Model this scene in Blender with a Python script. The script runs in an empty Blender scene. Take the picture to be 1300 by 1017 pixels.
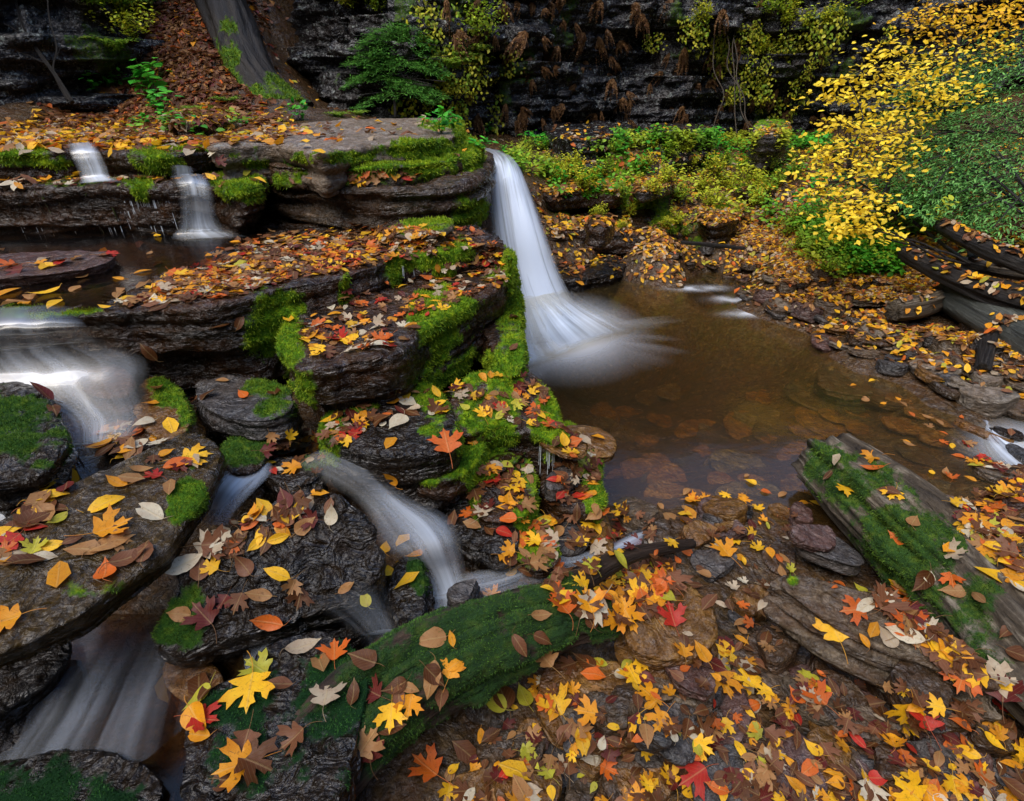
import bpy, math, random, time
import numpy as np
from mathutils import Vector, Matrix, Euler
from mathutils.bvhtree import BVHTree
T0 = time.time()
random.seed(7); RNG = np.random.default_rng(7)
SC = bpy.context.scene
COL = SC.collection
# ---------------------------------------------------------------- camera geometry
F, PIT, H = 680.0, math.radians(31), 1.7
S_, C_ = math.sin(PIT), math.cos(PIT)
def P(px, py, z=None, d=None):
    """photo pixel -> point of the place, on the level z or at axis depth d"""
    x = (px-650)/F; y = (py-508.5)/F
    if d is None: d = (H-z)/(S_+y*C_)
    return Vector((d*x, d*(C_-y*S_), H-d*(S_+y*C_)))
def proj(co):
    co = np.asarray(co, dtype=float); z = co[:, 2]-H
    d = co[:, 1]*C_-z*S_; d = np.where(d < 0.05, 0.05, d)
    u = co[:, 1]*S_+z*C_
    return 650+F*co[:, 0]/d, 508.5-F*u/d, d
# ---------------------------------------------------------------- noise
def _h(ix, iy, iz, s):
    n = (ix*374761393+iy*668265263+iz*2147483647+s*144665) & 0xffffffff
    n = ((n ^ (n >> 13))*1274126177) & 0xffffffff
    n = (n ^ (n >> 16))
    return (n & 0xffff)/32767.5-1.0
def noise(p, s=0):
    p = np.asarray(p, dtype=float); i = np.floor(p).astype(np.int64); f = p-i
    w = f*f*f*(f*(f*6-15)+10); r = 0
    for a in (0, 1):
        for b in (0, 1):
            for c in (0, 1):
                ww = (w[:, 0] if a else 1-w[:, 0])*(w[:, 1] if b else 1-w[:, 1])*(w[:, 2] if c else 1-w[:, 2])
                r = r+ww*_h(i[:, 0]+a, i[:, 1]+b, i[:, 2]+c, s)
    return r
def fbm(p, f=1.0, o=4, s=0, g=0.5, st=(1, 1, 1)):
    p = np.asarray(p)*np.array(st)*f; a = 1; r = 0; t = 0
    for k in range(o):
        r = r+a*noise(p+17.3*k, s+k); t += a; a *= g; p = p*2.03
    return r/t
def sm(x, a, b):
    t = np.clip((x-a)/(b-a), 0, 1); return t*t*(3-2*t)
# ---------------------------------------------------------------- tagging and linking
def tag(o, label=None, cat=None, group=None, kind=None):
    if label: o['label'] = label
    if cat: o['category'] = cat
    if group: o['group'] = group
    if kind: o['kind'] = kind
    return o
def mk(name, vs, fs, mat=None, parent=None, smooth=True, attrs=None, uv=None, loc=None):
    me = bpy.data.meshes.new(name)
    vs = np.asarray(vs, dtype=np.float64)
    if loc is not None: vs = vs-np.array(loc)
    if isinstance(fs, np.ndarray):
        k = fs.shape[1]; nf = len(fs)
        me.vertices.add(len(vs)); me.vertices.foreach_set('co', vs.astype(np.float32).ravel())
        me.loops.add(nf*k); me.loops.foreach_set('vertex_index', fs.astype(np.int32).ravel())
        me.polygons.add(nf); me.polygons.foreach_set('loop_start', np.arange(0, nf*k, k, dtype=np.int32))
        me.update(calc_edges=True)
    else:
        me.from_pydata([tuple(v) for v in vs], [], [tuple(f) for f in fs]); me.update()
    if smooth: me.polygons.foreach_set('use_smooth', np.ones(len(me.polygons), dtype=bool))
    if mat:
        for m in (mat if isinstance(mat, (list, tuple)) else [mat]): me.materials.append(m)
    for k, v in (attrs or {}).items(): setattr_(me, k, v)
    if uv is not None:
        l = me.uv_layers.new(name='UVMap'); vi = np.empty(len(me.loops), dtype=np.int32); me.loops.foreach_get('vertex_index', vi)
        l.data.foreach_set('uv', np.asarray(uv, dtype=np.float32)[vi].ravel())
    o = bpy.data.objects.new(name, me); COL.objects.link(o)
    if loc is not None: o.location = loc
    if parent is not None:
        o.parent = parent
        if loc is None: o.matrix_parent_inverse = Matrix.Translation(-Vector(parent.location))
        else: o.location = Vector(loc)-Vector(parent.location)
    return o
def setattr_(me, k, v):
    v = np.asarray(v, dtype=np.float32)
    if v.ndim == 1:
        a = me.attributes.new(k, 'FLOAT', 'POINT'); a.data.foreach_set('value', v)
    else:
        a = me.attributes.new(k, 'FLOAT_COLOR', 'POINT')
        a.data.foreach_set('color', np.concatenate([v, np.ones((len(v), 1), np.float32)], 1).ravel())
def empty(name, loc):
    o = bpy.data.objects.new(name, None); COL.objects.link(o); o.location = loc; o.empty_display_size = .1; return o
def get_v(me):
    a = np.empty(len(me.vertices)*3, dtype=np.float32); me.vertices.foreach_get('co', a); return a.reshape(-1, 3).astype(float)
def get_n(me):
    a = np.empty(len(me.vertices)*3, dtype=np.float32); me.vertices.foreach_get('normal', a); return a.reshape(-1, 3).astype(float)
def set_v(me, v): me.vertices.foreach_set('co', v.astype(np.float32).ravel()); me.update()
# ---------------------------------------------------------------- materials
class M:
    def __init__(s, name):
        s.m = bpy.data.materials.new(name); s.m.use_nodes = True; s.t = s.m.node_tree; s.t.nodes.clear()
        s.out = s.t.nodes.new('ShaderNodeOutputMaterial')
    def n(s, k, **kw):
        x = s.t.nodes.new('ShaderNode'+k)
        for a, b in kw.items(): setattr(x, a, b)
        return x
    def l(s, a, b): s.t.links.new(a, b)
    def sock(s, inp, v):
        if v is None: return
        if isinstance(v, bpy.types.NodeSocket): s.l(v, inp)
        elif isinstance(v, tuple) and len(v) == 3 and inp.type == 'RGBA': inp.default_value = (*v, 1)
        else: inp.default_value = v
    def pos(s, st=(1, 1, 1)):
        g = s.n('NewGeometry'); m = s.n('Mapping'); m.inputs['Scale'].default_value = st; s.l(g.outputs['Position'], m.inputs['Vector']); return m.outputs[0]
    def noise(s, v, sc, det=6, rough=.6, dist=0.0):
        x = s.n('TexNoise'); s.l(v, x.inputs['Vector']); x.inputs['Scale'].default_value = sc; x.inputs['Detail'].default_value = det
        x.inputs['Roughness'].default_value = rough; x.inputs['Distortion'].default_value = dist; return x.outputs['Fac']
    def ramp(s, v, pts, interp='LINEAR'):
        r = s.n('ValToRGB'); s.l(v, r.inputs[0]); r.color_ramp.interpolation = interp; e = r.color_ramp.elements
        while len(e) < len(pts): e.new(.5)
        for i, (p, c) in enumerate(pts):
            e[i].position = p; e[i].color = (*c, 1) if isinstance(c, tuple) else (c, c, c, 1)
        return r.outputs['Color']
    def mix(s, f, a, b, mode='MIX'):
        x = s.n('Mix', data_type='RGBA', blend_type=mode); s.sock(x.inputs[0], f); s.sock(x.inputs[6], a); s.sock(x.inputs[7], b); return x.outputs[2]
    def math(s, op, a, b=None, c=None, clamp=False):
        x = s.n('Math', operation=op); x.use_clamp = clamp; s.sock(x.inputs[0], a); s.sock(x.inputs[1], b)
        if c is not None: s.sock(x.inputs[2], c)
        return x.outputs[0]
    def rng(s, v, a, b, c=0., d=1.):
        x = s.n('MapRange'); s.sock(x.inputs[0], v)
        for i, q in zip((1, 2, 3, 4), (a, b, c, d)): s.sock(x.inputs[i], q)
        return x.outputs[0]
    def attr(s, name, col=False):
        x = s.n('Attribute', attribute_name=name); return x.outputs['Color' if col else 'Fac']
    def bump(s, h, st, dist=.01, nrm=None):
        x = s.n('Bump'); s.l(h, x.inputs['Height']); x.inputs['Strength'].default_value = st; x.inputs['Distance'].default_value = dist
        if nrm is not None: s.l(nrm, x.inputs['Normal'])
        return x.outputs[0]
    def bsdf(s, col=(.5, .5, .5), rough=.5, nrm=None, spec=.5, **kw):
        b = s.n('BsdfPrincipled'); s.sock(b.inputs['Base Color'], col); s.sock(b.inputs['Roughness'], rough)
        b.inputs['Specular IOR Level'].default_value = spec
        if nrm is not None: s.l(nrm, b.inputs['Normal'])
        for k, v in kw.items(): s.sock(b.inputs[k.replace('_', ' ')], v)
        return b
    def done(s, b):
        s.l(b.outputs[0] if hasattr(b, 'outputs') else b, s.out.inputs[0]); return s.m
MOSS1, MOSS2, MOSS3 = (.008, .025, .002), (.055, .13, .005), (.26, .34, .010)
def rock_mat(name, dark, mid, light, wet=.7, st=(1, 1, 3), sc=9, lich=0.0, bs=1.0, wrk=1.0, fb=.35, stain=(.09, .035, .012), fine=70):
    m = M(name); p = m.pos(st); p1 = m.pos()
    big = m.noise(p, sc*.35, 5, .6, .3); med = m.noise(p, sc*1.6, 8, .68, .2); fn = m.noise(p1, fine, 6, .7)
    col = m.ramp(med, [(.3, dark), (.52, mid), (.75, light)])
    col = m.mix(m.rng(big, .4, .7), col, m.mix(.5, col, stain))
    col = m.mix(m.rng(fn, .38, .66, 0, .7), col, dark)
    wr = m.math('ABSOLUTE', m.math('SUBTRACT', m.noise(m.pos((1, 1, 1.8)), 13, 3, .5, .8), .5)); wr2 = m.math('ABSOLUTE', m.math('SUBTRACT', m.noise(p1, 38, 3, .5, .9), .5))
    vf = m.noise(p1, 210, 4, .7); col = m.mix(m.rng(vf, .58, .75, 0, .22), col, light)
    if lich:
        ln = m.noise(p1, 14, 8, .75); col = m.mix(m.math('MULTIPLY', m.rng(ln, .57, .62), lich), col, (.32, .36, .33))
    vor = m.n('TexVoronoi', feature='DISTANCE_TO_EDGE'); m.l(m.pos((st[0]*1.1, st[1]*1.1, st[2]*1.6)), vor.inputs['Vector']); vor.inputs['Scale'].default_value = sc*.7
    crack = m.rng(vor.outputs[0], 0, .035)
    ms = m.attr('moss')
    mossn = m.noise(p1, 40, 8, .75); ms = m.rng(m.math('ADD', ms, m.math('MULTIPLY_ADD', mossn, 1.5, -.75)), .36, .64)
    mcol = m.ramp(m.noise(p1, 24, 6, .7), [(.3, MOSS1), (.5, MOSS2), (.72, MOSS3)])
    wcol = m.mix(m.attr('mdark'), mcol, (.006, .024, .007))
    col2 = m.mix(ms, col, wcol)
    r = m.ramp(m.noise(p, sc*.8, 6, .7), [(.35, max(.04, .09+.5*(1-wet))), (.62, .17+.5*(1-wet)), (.8, .42)])
    r = m.mix(ms, r, (.95, .95, .95))
    h1 = m.math('ADD', m.math('MULTIPLY', med, .9), m.math('MULTIPLY', fn, fb)); h1 = m.math('ADD', h1, m.math('MULTIPLY', crack, .10)); h1 = m.math('ADD', h1, m.math('MULTIPLY', vf, .3*fb)); h1 = m.math('ADD', h1, m.math('ADD', m.math('MULTIPLY', wr, -2.4*wrk), m.math('MULTIPLY', wr2, -.8*wrk)))
    n1 = m.bump(h1, .8*bs, .02); n2 = m.bump(mossn, .8, .02)
    nn = m.n('Mix', data_type='VECTOR'); m.l(ms, nn.inputs[0]); m.l(n1, nn.inputs[4]); m.l(n2, nn.inputs[5])
    b = m.bsdf(col2, r, nn.outputs[1], spec=.6); m.l(m.mix(ms, m.ramp(m.noise(p1, 31, 5, .7), [(.42, .05), (.66, .75)]), (.08, .08, .08)), b.inputs['Specular IOR Level'])
    m.l(m.math('MULTIPLY', m.math('SUBTRACT', 1.0, ms), .17*min(1, wet)), b.inputs['Coat Weight']); b.inputs['Coat Roughness'].default_value = .07; b.inputs['Coat IOR'].default_value = 1.45; m.l(m.bump(m.math('ADD', m.math('MULTIPLY', wr, -2.6*wrk), m.math('MULTIPLY', wr2, -.5)), .7, .02), b.inputs['Coat Normal'])
    return m.done(b)
MAT = {}
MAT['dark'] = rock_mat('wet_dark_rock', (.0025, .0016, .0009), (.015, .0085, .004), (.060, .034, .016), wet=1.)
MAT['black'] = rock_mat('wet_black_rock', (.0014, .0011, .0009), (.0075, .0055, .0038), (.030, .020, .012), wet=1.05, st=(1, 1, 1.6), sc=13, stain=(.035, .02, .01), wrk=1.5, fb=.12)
MAT['brown'] = rock_mat('brown_sandstone', (.010, .007, .004), (.04, .026, .014), (.12, .08, .045), wet=.85)
MAT['slate'] = rock_mat('laminated_slate', (.014, .009, .006), (.085, .062, .038), (.22, .175, .12), wet=.75, st=(1, 1, 6))
MAT['tan'] = rock_mat('weathered_sandstone', (.05, .035, .025), (.17, .125, .09), (.36, .29, .23), wet=.35, st=(1, 1, 5), lich=.3, stain=(.10, .075, .03))
MAT['grey'] = rock_mat('grey_stone', (.010, .010, .010), (.038, .036, .036), (.13, .12, .115), wet=.85, stain=(.09, .06, .04))
MAT['purple'] = rock_mat('red_siltstone', (.018, .010, .008), (.075, .043, .035), (.20, .13, .11), wet=.8, stain=(.10, .04, .03))
MAT['pale'] = rock_mat('pale_shore_stone', (.03, .024, .018), (.15, .125, .095), (.34, .30, .25), wet=.6, st=(1, 1, 4), stain=(.13, .07, .03))
MAT['amber'] = rock_mat('amber_wet_stone', (.03, .013, .003), (.13, .062, .014), (.32, .18, .05), wet=.9, stain=(.12, .04, .01))
MAT['slab'] = rock_mat('olive_wet_slab', (.006, .0036, .0008), (.034, .020, .0045), (.10, .062, .017), wet=1., st=(3.2, 1, 3), sc=7, stain=(.07, .04, .012), wrk=.8, fb=.15)
MAT['cliff'] = rock_mat('wet_cliff_strata', (.0012, .0013, .0018), (.005, .005, .006), (.019, .018, .019), wet=.8, st=(1, 1, 2.5), sc=3, lich=.45, stain=(.035, .024, .018), fine=16)
MAT['bed'] = rock_mat('brown_gravel_bed', (.012, .007, .003), (.05, .03, .012), (.15, .09, .035), wet=.8, st=(1, 1, 1), sc=16)
def leaf_mat(name, trans=.3, rough=.42):
    m = M(name); col = m.attr('col', True); p = m.pos()
    uvn = m.n('UVMap'); sx = m.n('SeparateXYZ'); m.l(uvn.outputs[0], sx.inputs[0])
    u = m.math('ABSOLUTE', m.math('SUBTRACT', sx.outputs[0], .5))
    rib = m.rng(u, .012, .03, 1, 0)
    w = m.math('SINE', m.math('MULTIPLY', m.math('ADD', sx.outputs[1], m.math('MULTIPLY', u, -1.1)), 46)); sv = m.rng(w, .86, 1, 0, .5)
    vein = m.math('MAXIMUM', rib, sv)
    col = m.mix(m.math('MULTIPLY', vein, .45), col, m.mix(.5, col, (.5, .38, .16)))
    sp = m.noise(p, 130, 5, .7); col = m.mix(m.rng(sp, .56, .68, 0, .75), col, m.mix(.75, col, (.06, .02, .006)))
    lg = m.noise(p, 38, 3, .6); col = m.mix(m.rng(lg, .35, .7, 0, .35), col, m.mix(1, col, (.75, .45, .35), 'MULTIPLY'))
    nb = m.bump(m.math('ADD', vein, m.math('MULTIPLY', sp, .5)), .5, .002)
    b = m.bsdf(col, m.rng(lg, .3, .7, rough-.12, rough+.2), nb, spec=.25); t = m.n('BsdfTranslucent'); m.l(col, t.inputs[0])
    x = m.n('MixShader'); x.inputs[0].default_value = trans; m.l(b.outputs[0], x.inputs[1]); m.l(t.outputs[0], x.inputs[2]); return m.done(x)
MAT['leaf'] = leaf_mat('autumn_leaf', .34, .45)
def foliage_mat(name, trans=.4, rough=.5):
    m = M(name); col = m.attr('col', True); n_ = m.noise(m.pos(), 30, 3, .6)
    col = m.mix(m.rng(n_, .3, .7, 0, .5), col, m.mix(1, col, (.6, .65, .5), 'MULTIPLY'))
    b = m.bsdf(col, rough, spec=.2); t = m.n('BsdfTranslucent'); m.l(col, t.inputs[0])
    x = m.n('MixShader'); x.inputs[0].default_value = trans; m.l(b.outputs[0], x.inputs[1]); m.l(t.outputs[0], x.inputs[2]); return m.done(x)
MAT['foliage'] = foliage_mat('foliage')
def moss_mat():
    m = M('moss_tufts'); c = m.attr('col', True)
    b = m.bsdf(c, .7, spec=.25); t = m.n('BsdfTranslucent'); m.l(c, t.inputs[0])
    x = m.n('MixShader'); x.inputs[0].default_value = .35; m.l(b.outputs[0], x.inputs[1]); m.l(t.outputs[0], x.inputs[2]); return m.done(x)
MAT['moss'] = moss_mat()
def bark_mat(name, dark, mid, light, wet=.3):
    m = M(name); uvn = m.n('UVMap'); mp = m.n('Mapping'); mp.inputs['Scale'].default_value = (9, 1.1, 1); m.l(uvn.outputs[0], mp.inputs[0])
    g = m.noise(mp.outputs[0], 3.2, 9, .7, .5); p = m.pos(); f = m.noise(p, 60, 6, .7)
    col = m.ramp(g, [(.32, dark), (.5, mid), (.72, light)]); col = m.mix(m.rng(f, .4, .7, 0, .5), col, dark)
    ms = m.attr('moss'); mn = m.noise(p, 30, 8, .75); ms = m.rng(m.math('ADD', ms, m.math('MULTIPLY_ADD', mn, 1.5, -.75)), .36, .64)
    mc = m.ramp(m.noise(p, 24, 6, .7), [(.3, MOSS1), (.5, MOSS2), (.72, MOSS3)]); mc = m.mix(m.attr('mdark'), mc, (.005, .022, .006))
    col = m.mix(ms, col, mc); n1 = m.bump(m.math('ADD', g, m.math('MULTIPLY', f, .2)), 1, .03)
    return m.done(m.bsdf(col, m.mix(ms, m.ramp(g, [(.3, .3), (.7, .75)]), (.95, .95, .95)), n1, spec=.25))
MAT['bark'] = bark_mat('dark_bark', (.003, .0025, .002), (.014, .011, .009), (.045, .037, .03))
MAT['wood'] = bark_mat('weathered_wood', (.008, .005, .003), (.075, .056, .036), (.34, .29, .22))
MAT['wood2'] = bark_mat('wet_grey_wood', (.012, .013, .012), (.05, .055, .048), (.14, .15, .135))
MAT['mosslog'] = bark_mat('wet_moss_wood', (.010, .007, .005), (.035, .02, .013), (.08, .05, .03))
# water ----------------------------------------------------------------
def pool_mat():
    m = M('pool_water'); p = m.pos((1, 1, 1)); mp = m.pos((1, 2.2, 1))
    nz = m.bump(m.noise(mp, 3, 3, .5), .12, .02)
    fr = m.n('Fresnel'); fr.inputs[0].default_value = 1.33; m.l(nz, fr.inputs[1])
    gl = m.n('BsdfGlossy'); gl.inputs['Roughness'].default_value = .13; m.l(nz, gl.inputs['Normal']); gl.inputs[0].default_value = (.95, .97, 1, 1)
    tr = m.n('BsdfTransparent'); tr.inputs[0].default_value = (.95, .84, .58, 1); mu = m.n('BsdfDiffuse'); mu.inputs[0].default_value = (.11, .078, .03, 1); ty = m.n('MixShader'); ty.inputs[0].default_value = .10; m.l(tr.outputs[0], ty.inputs[1]); m.l(mu.outputs[0], ty.inputs[2])
    x = m.n('MixShader'); m.l(fr.outputs[0], x.inputs[0]); m.l(ty.outputs[0], x.inputs[1]); m.l(gl.outputs[0], x.inputs[2])
    fo = m.n('BsdfDiffuse'); fo.inputs[0].default_value = (.76, .80, .86, 1)
    y = m.n('MixShader'); m.l(m.attr('foam'), y.inputs[0]); m.l(x.outputs[0], y.inputs[1]); m.l(fo.outputs[0], y.inputs[2])
    m.l(y.outputs[0], m.out.inputs[0])
    v = m.n('VolumeAbsorption'); v.inputs[0].default_value = (.70, .55, .18, 1); v.inputs[1].default_value = 1.8
    m.l(v.outputs[0], m.out.inputs[1]); return m.m
MAT['pool'] = pool_mat()
def silk_mat(name, col=(.70, .77, .87), su=42, base=(.30, .27, .22)):
    m = M(name); uvn = m.n('UVMap'); mp = m.n('Mapping'); mp.inputs['Scale'].default_value = (su, 1.1, 1); m.l(uvn.outputs[0], mp.inputs[0])
    a = m.noise(mp.outputs[0], 1, 2, .45, .15); mp2 = m.n('Mapping'); mp2.inputs['Scale'].default_value = (su*.3, .6, 1); m.l(uvn.outputs[0], mp2.inputs[0])
    b_ = m.noise(mp2.outputs[0], 1, 2, .5, .2)
    st = m.math('ADD', m.rng(a, .33, .68, 0, .75), m.rng(b_, .36, .66, 0, .75))
    den = m.attr('den'); f = m.math('ADD', m.math('MULTIPLY', m.math('MULTIPLY', den, st), 1.25), m.rng(den, .55, 1, 0, .45), clamp=True)
    f = m.math('MULTIPLY', f, m.attr('edge'), clamp=True)
    d = m.n('BsdfDiffuse'); d.inputs[0].default_value = (*col, 1); t = m.n('BsdfTranslucent'); t.inputs[0].default_value = (*col, 1)
    w = m.n('MixShader'); w.inputs[0].default_value = .4; m.l(d.outputs[0], w.inputs[1]); m.l(t.outputs[0], w.inputs[2])
    nb = m.bump(b_, .15, .01)
    gl = m.n('BsdfGlossy'); gl.inputs['Roughness'].default_value = .38; m.l(nb, gl.inputs['Normal']); tr = m.n('BsdfTransparent'); tr.inputs[0].default_value = (.93, .9, .84, 1)
    fr = m.n('Fresnel'); fr.inputs[0].default_value = 1.33; m.l(nb, fr.inputs[1])
    cl = m.n('MixShader'); m.l(m.math('MULTIPLY', m.math('MULTIPLY', fr.outputs[0], .3), m.attr('edge')), cl.inputs[0]); m.l(tr.outputs[0], cl.inputs[1]); m.l(gl.outputs[0], cl.inputs[2])
    x = m.n('MixShader'); m.l(f, x.inputs[0]); m.l(cl.outputs[0], x.inputs[1]); m.l(w.outputs[0], x.inputs[2]); return m.done(x)
MAT['silk'] = silk_mat('silky_water')
MAT['thread'] = (lambda m: m.done(m.bsdf((.7, .76, .82), .2, spec=.8)))(M('water_threads'))
def plain(name, col, rough=.6, **k):
    m = M(name); n_ = m.noise(m.pos(), 60, 5, .7); c = m.mix(m.rng(n_, .3, .7, 0, .6), col, tuple(q*.55 for q in col)); return m.done(m.bsdf(c, rough, m.bump(n_, .4, .003), **k))
# ---------------------------------------------------------------- ground
CP = []
def cp(px, py, z): v = P(px, py, z); CP.append((v.x, v.y, v.z))
def cw(x, y, z): CP.append((x, y, z))
for a in [(722, 352, 0), (780, 354, 0), (870, 366, 0), (930, 384, 0), (980, 412, 0), (1040, 442, 0), (1090, 478, 0), (1165, 512, 0), (1235, 545, -.02), (1262, 548, -.01),
          (760, 640, 0), (830, 642, 0), (900, 643, 0), (960, 642, 0), (1030, 650, 0), (1150, 675, -.02), (1225, 650, 0), (1250, 605, -.03),
          (1300, 545, -.06), (1300, 600, -.03), (1280, 575, -.05), (1300, 650, .06), (1300, 720, .08),
          (1180, 590, -.12), (1200, 620, -.08), (1100, 570, -.15), (1000, 600, -.14), (900, 610, -.16), (800, 610, -.18), (900, 570, -.28), (1000, 540, -.26), (1100, 520, -.16),
          (900, 500, -.42), (1000, 470, -.22), (820, 470, -.62), (900, 420, -.5), (800, 400, -.75), (740, 520, -.5), (740, 580, -.3), (760, 420, -.85),
          (900, 700, .05), (820, 700, .06), (740, 690, .06), (920, 850, .06), (1200, 920, .05), (1000, 1000, .05), (760, 900, .03), (1280, 900, .05), (640, 960, .05), (1000, 760, .0), (1080, 700, .0),
          (620, 760, .1), (500, 780, .12), (300, 850, .14), (100, 870, .16), (60, 1000, .12), (300, 1010, .1), (150, 900, .12),
          (960, 350, .12), (1030, 385, .1), (1100, 420, .09), (1180, 460, .08), (1280, 500, .07), (880, 330, .14), (1100, 370, .2), (1200, 390, .22), (1300, 430, .2),
          (900, 300, .28), (1000, 310, .3), (1100, 330, .34), (1200, 345, .36), (1300, 370, .32), (820, 300, .3), (760, 300, .25), (700, 260, .55), (700, 205, .85),
          (800, 250, .55), (900, 250, .5), (1000, 260, .5), (1100, 280, .55), (1200, 280, .55), (1300, 300, .55),
          (760, 187, .85), (900, 187, .8), (1000, 190, .75), (1100, 205, .75), (1200, 215, .8), (1300, 200, .9)]: cp(*a)
for a in [(-.6, 1.7, .2), (-.5, 2.2, .25), (-1.5, 1.7, .35), (-2.2, 1.5, .4), (-1.2, 1.2, .15), (-1.8, 1.0, .2), (-1.6, 2.2, .5), (-.9, 2.8, .6), (-2.2, 2.8, .75), (-1.2, 3.4, .78), (-3, 3, .8),
          (-.35, 3.2, .5), (-.4, 4, .6), (-.45, 4.8, .7), (.35, 3.3, -.5), (.4, 4.3, -.7), (.45, 2.6, -.4), (.7, 4.9, -.45), (.1, 2.2, -.05), (-.3, 5.4, .8), (.3, 5.8, .55),
          (-1.5, 4.5, 1.0), (-3, 4.2, 1.2), (-5, 4, 1.3), (-3, 5.5, 1.28), (-1.5, 5.8, 1.2), (-5, 5.5, 1.3), (0, 7.5, .9), (-.8, 7.5, 1.1), (-2, 7, 1.35),
          (-4.3, 6.6, 1.35), (-3.6, 7.2, 1.75), (-3.0, 7.0, 1.5), (-2.4, 8.0, 1.3), (-2.7, 9, 1.5), (-3.0, 10.2, 2.0), (-1.6, 9, 1.25), (-3.9, 8.4, 2.5), (-3.4, 8.4, 2.2), (-4.8, 10, 3.7), (-3.8, 10, 3.3), (-5.4, 12, 5.0), (-4.2, 12, 4.4), (-8, 8, 3), (-8, 5, 1.6), (-8, 0, 1), (-4, 1, .8), (-3.4, 2, .85),
          (0, 10.5, .95), (3, 10.5, .85), (6, 10.5, 1.2), (9, 10, 2.0), (9, 6, 1.3), (10, 3, 1.2), (6, 2, .35), (6, 5, .7), (5, 0, .1), (0, -1, .12), (3, -1, .1), (-3, -1, .3), (0, .1, .05), (-1, 0, .1), (1.3, .3, .05),
          (14, 14, 5), (0, 16, 3), (-12, 14, 6), (14, -4, 2), (-14, -4, 2), (0, -6, .5), (14, 5, 3), (-14, 5, 3), (4.5, 8, .75), (2.6, 7, .5)]: cw(*a)
CPA = np.array(CP); _n = len(CPA)
def _U(r2): return np.where(r2 > 1e-12, r2*np.log(r2+1e-12), 0)*.5
_K = _U(((CPA[:, None, :2]-CPA[None, :, :2])**2).sum(-1))+np.eye(_n)*.02
_A = np.zeros((_n+3, _n+3)); _A[:_n, :_n] = _K; _A[:_n, _n] = 1; _A[:_n, _n+1:] = CPA[:, :2]; _A[_n, :_n] = 1; _A[_n+1:, :_n] = CPA[:, :2].T
_W = np.linalg.solve(_A, np.concatenate([CPA[:, 2], [0, 0, 0]]))
def gz(x, y):
    x = np.asarray(x, float).ravel(); y = np.asarray(y, float).ravel(); z = np.zeros(len(x))
    for i in range(0, len(x), 20000):
        r2 = (x[i:i+20000, None]-CPA[None, :, 0])**2+(y[i:i+20000, None]-CPA[None, :, 1])**2
        z[i:i+20000] = _U(r2)@_W[:_n]
    return np.clip(z+_W[_n]+_W[_n+1]*x+_W[_n+2]*y, -1.1, 7)
def gz_full(x, y):
    z = gz(x, y); p = np.stack([x, y, np.zeros_like(x)], 1)
    far = sm(y, 4.5, 7)
    z = z+fbm(p, 3, 4, 5)*.03*(1-far)+fbm(p, 1.6, 5, 9)*.12*far+fbm(p, 14, 3, 6)*.010
    # rock steps of the far bank and of the leafy slope
    q = z*(6+0*x)+fbm(p, 1.2, 3, 11)*1.6; st = np.floor(q)+sm(q-np.floor(q), .55, .95)
    w = sm(x, .2, .9)*sm(y, 5.0, 5.6)*(1-sm(x, 3.2, 4.6))*.75+sm(-x, 1.5, 2.6)*sm(y, 6, 7)*.35
    return z*(1-w)+w*(st-fbm(p, 1.2, 3, 11)*1.6)/6
def grid_mesh(xs, ys):
    X, Y = np.meshgrid(xs, ys); nx, ny = len(xs), len(ys)
    i = np.arange(nx*ny).reshape(ny, nx)
    f = np.stack([i[:-1, :-1], i[:-1, 1:], i[1:, 1:], i[1:, :-1]], -1).reshape(-1, 4)
    return X.ravel(), Y.ravel(), f
t = np.linspace(-1, 1, 560); xs = np.sinh(t*3.6)/np.sinh(3.6)*26+t*2.2
ys = np.concatenate([np.linspace(-20, -3, 30)[:-1], np.linspace(-3, .25, 26)[:-1], .25+np.linspace(0, 1, 560)**1.7*24])
gx, gy, gf = grid_mesh(xs, ys)
gzv = gz_full(gx, gy)
_r = np.maximum(np.maximum(-gy-3.2, 0), 0)+np.maximum(np.abs(gx-1)-10.5, 0)*1.0; gzv = gzv+np.clip(_r*1.5, 0, 14)*(1+.3*fbm(np.stack([gx, gy, gx*0], 1), .5, 3, 77))  # unseen gorge walls, added to block low sky light
WORLD = []   # meshes that leaves can lie on: (object, support phrase)
msk = sm(fbm(np.stack([gx, gy, gzv], 1), 1.1, 4, 33), -.05, .25)*sm(gy, 5.2, 6.2)*sm(gx, 0, .6)*(1-sm(gx, 3.5, 4.5))*.7
ground = mk('ground', np.stack([gx, gy, gzv], 1), gf, MAT['bed'], attrs={'moss': msk, 'mdark': np.zeros(len(gx))})
tag(ground, kind='structure'); WORLD.append((ground, 'on the stony foreshore'))
print('ground', round(time.time()-T0, 1))
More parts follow.
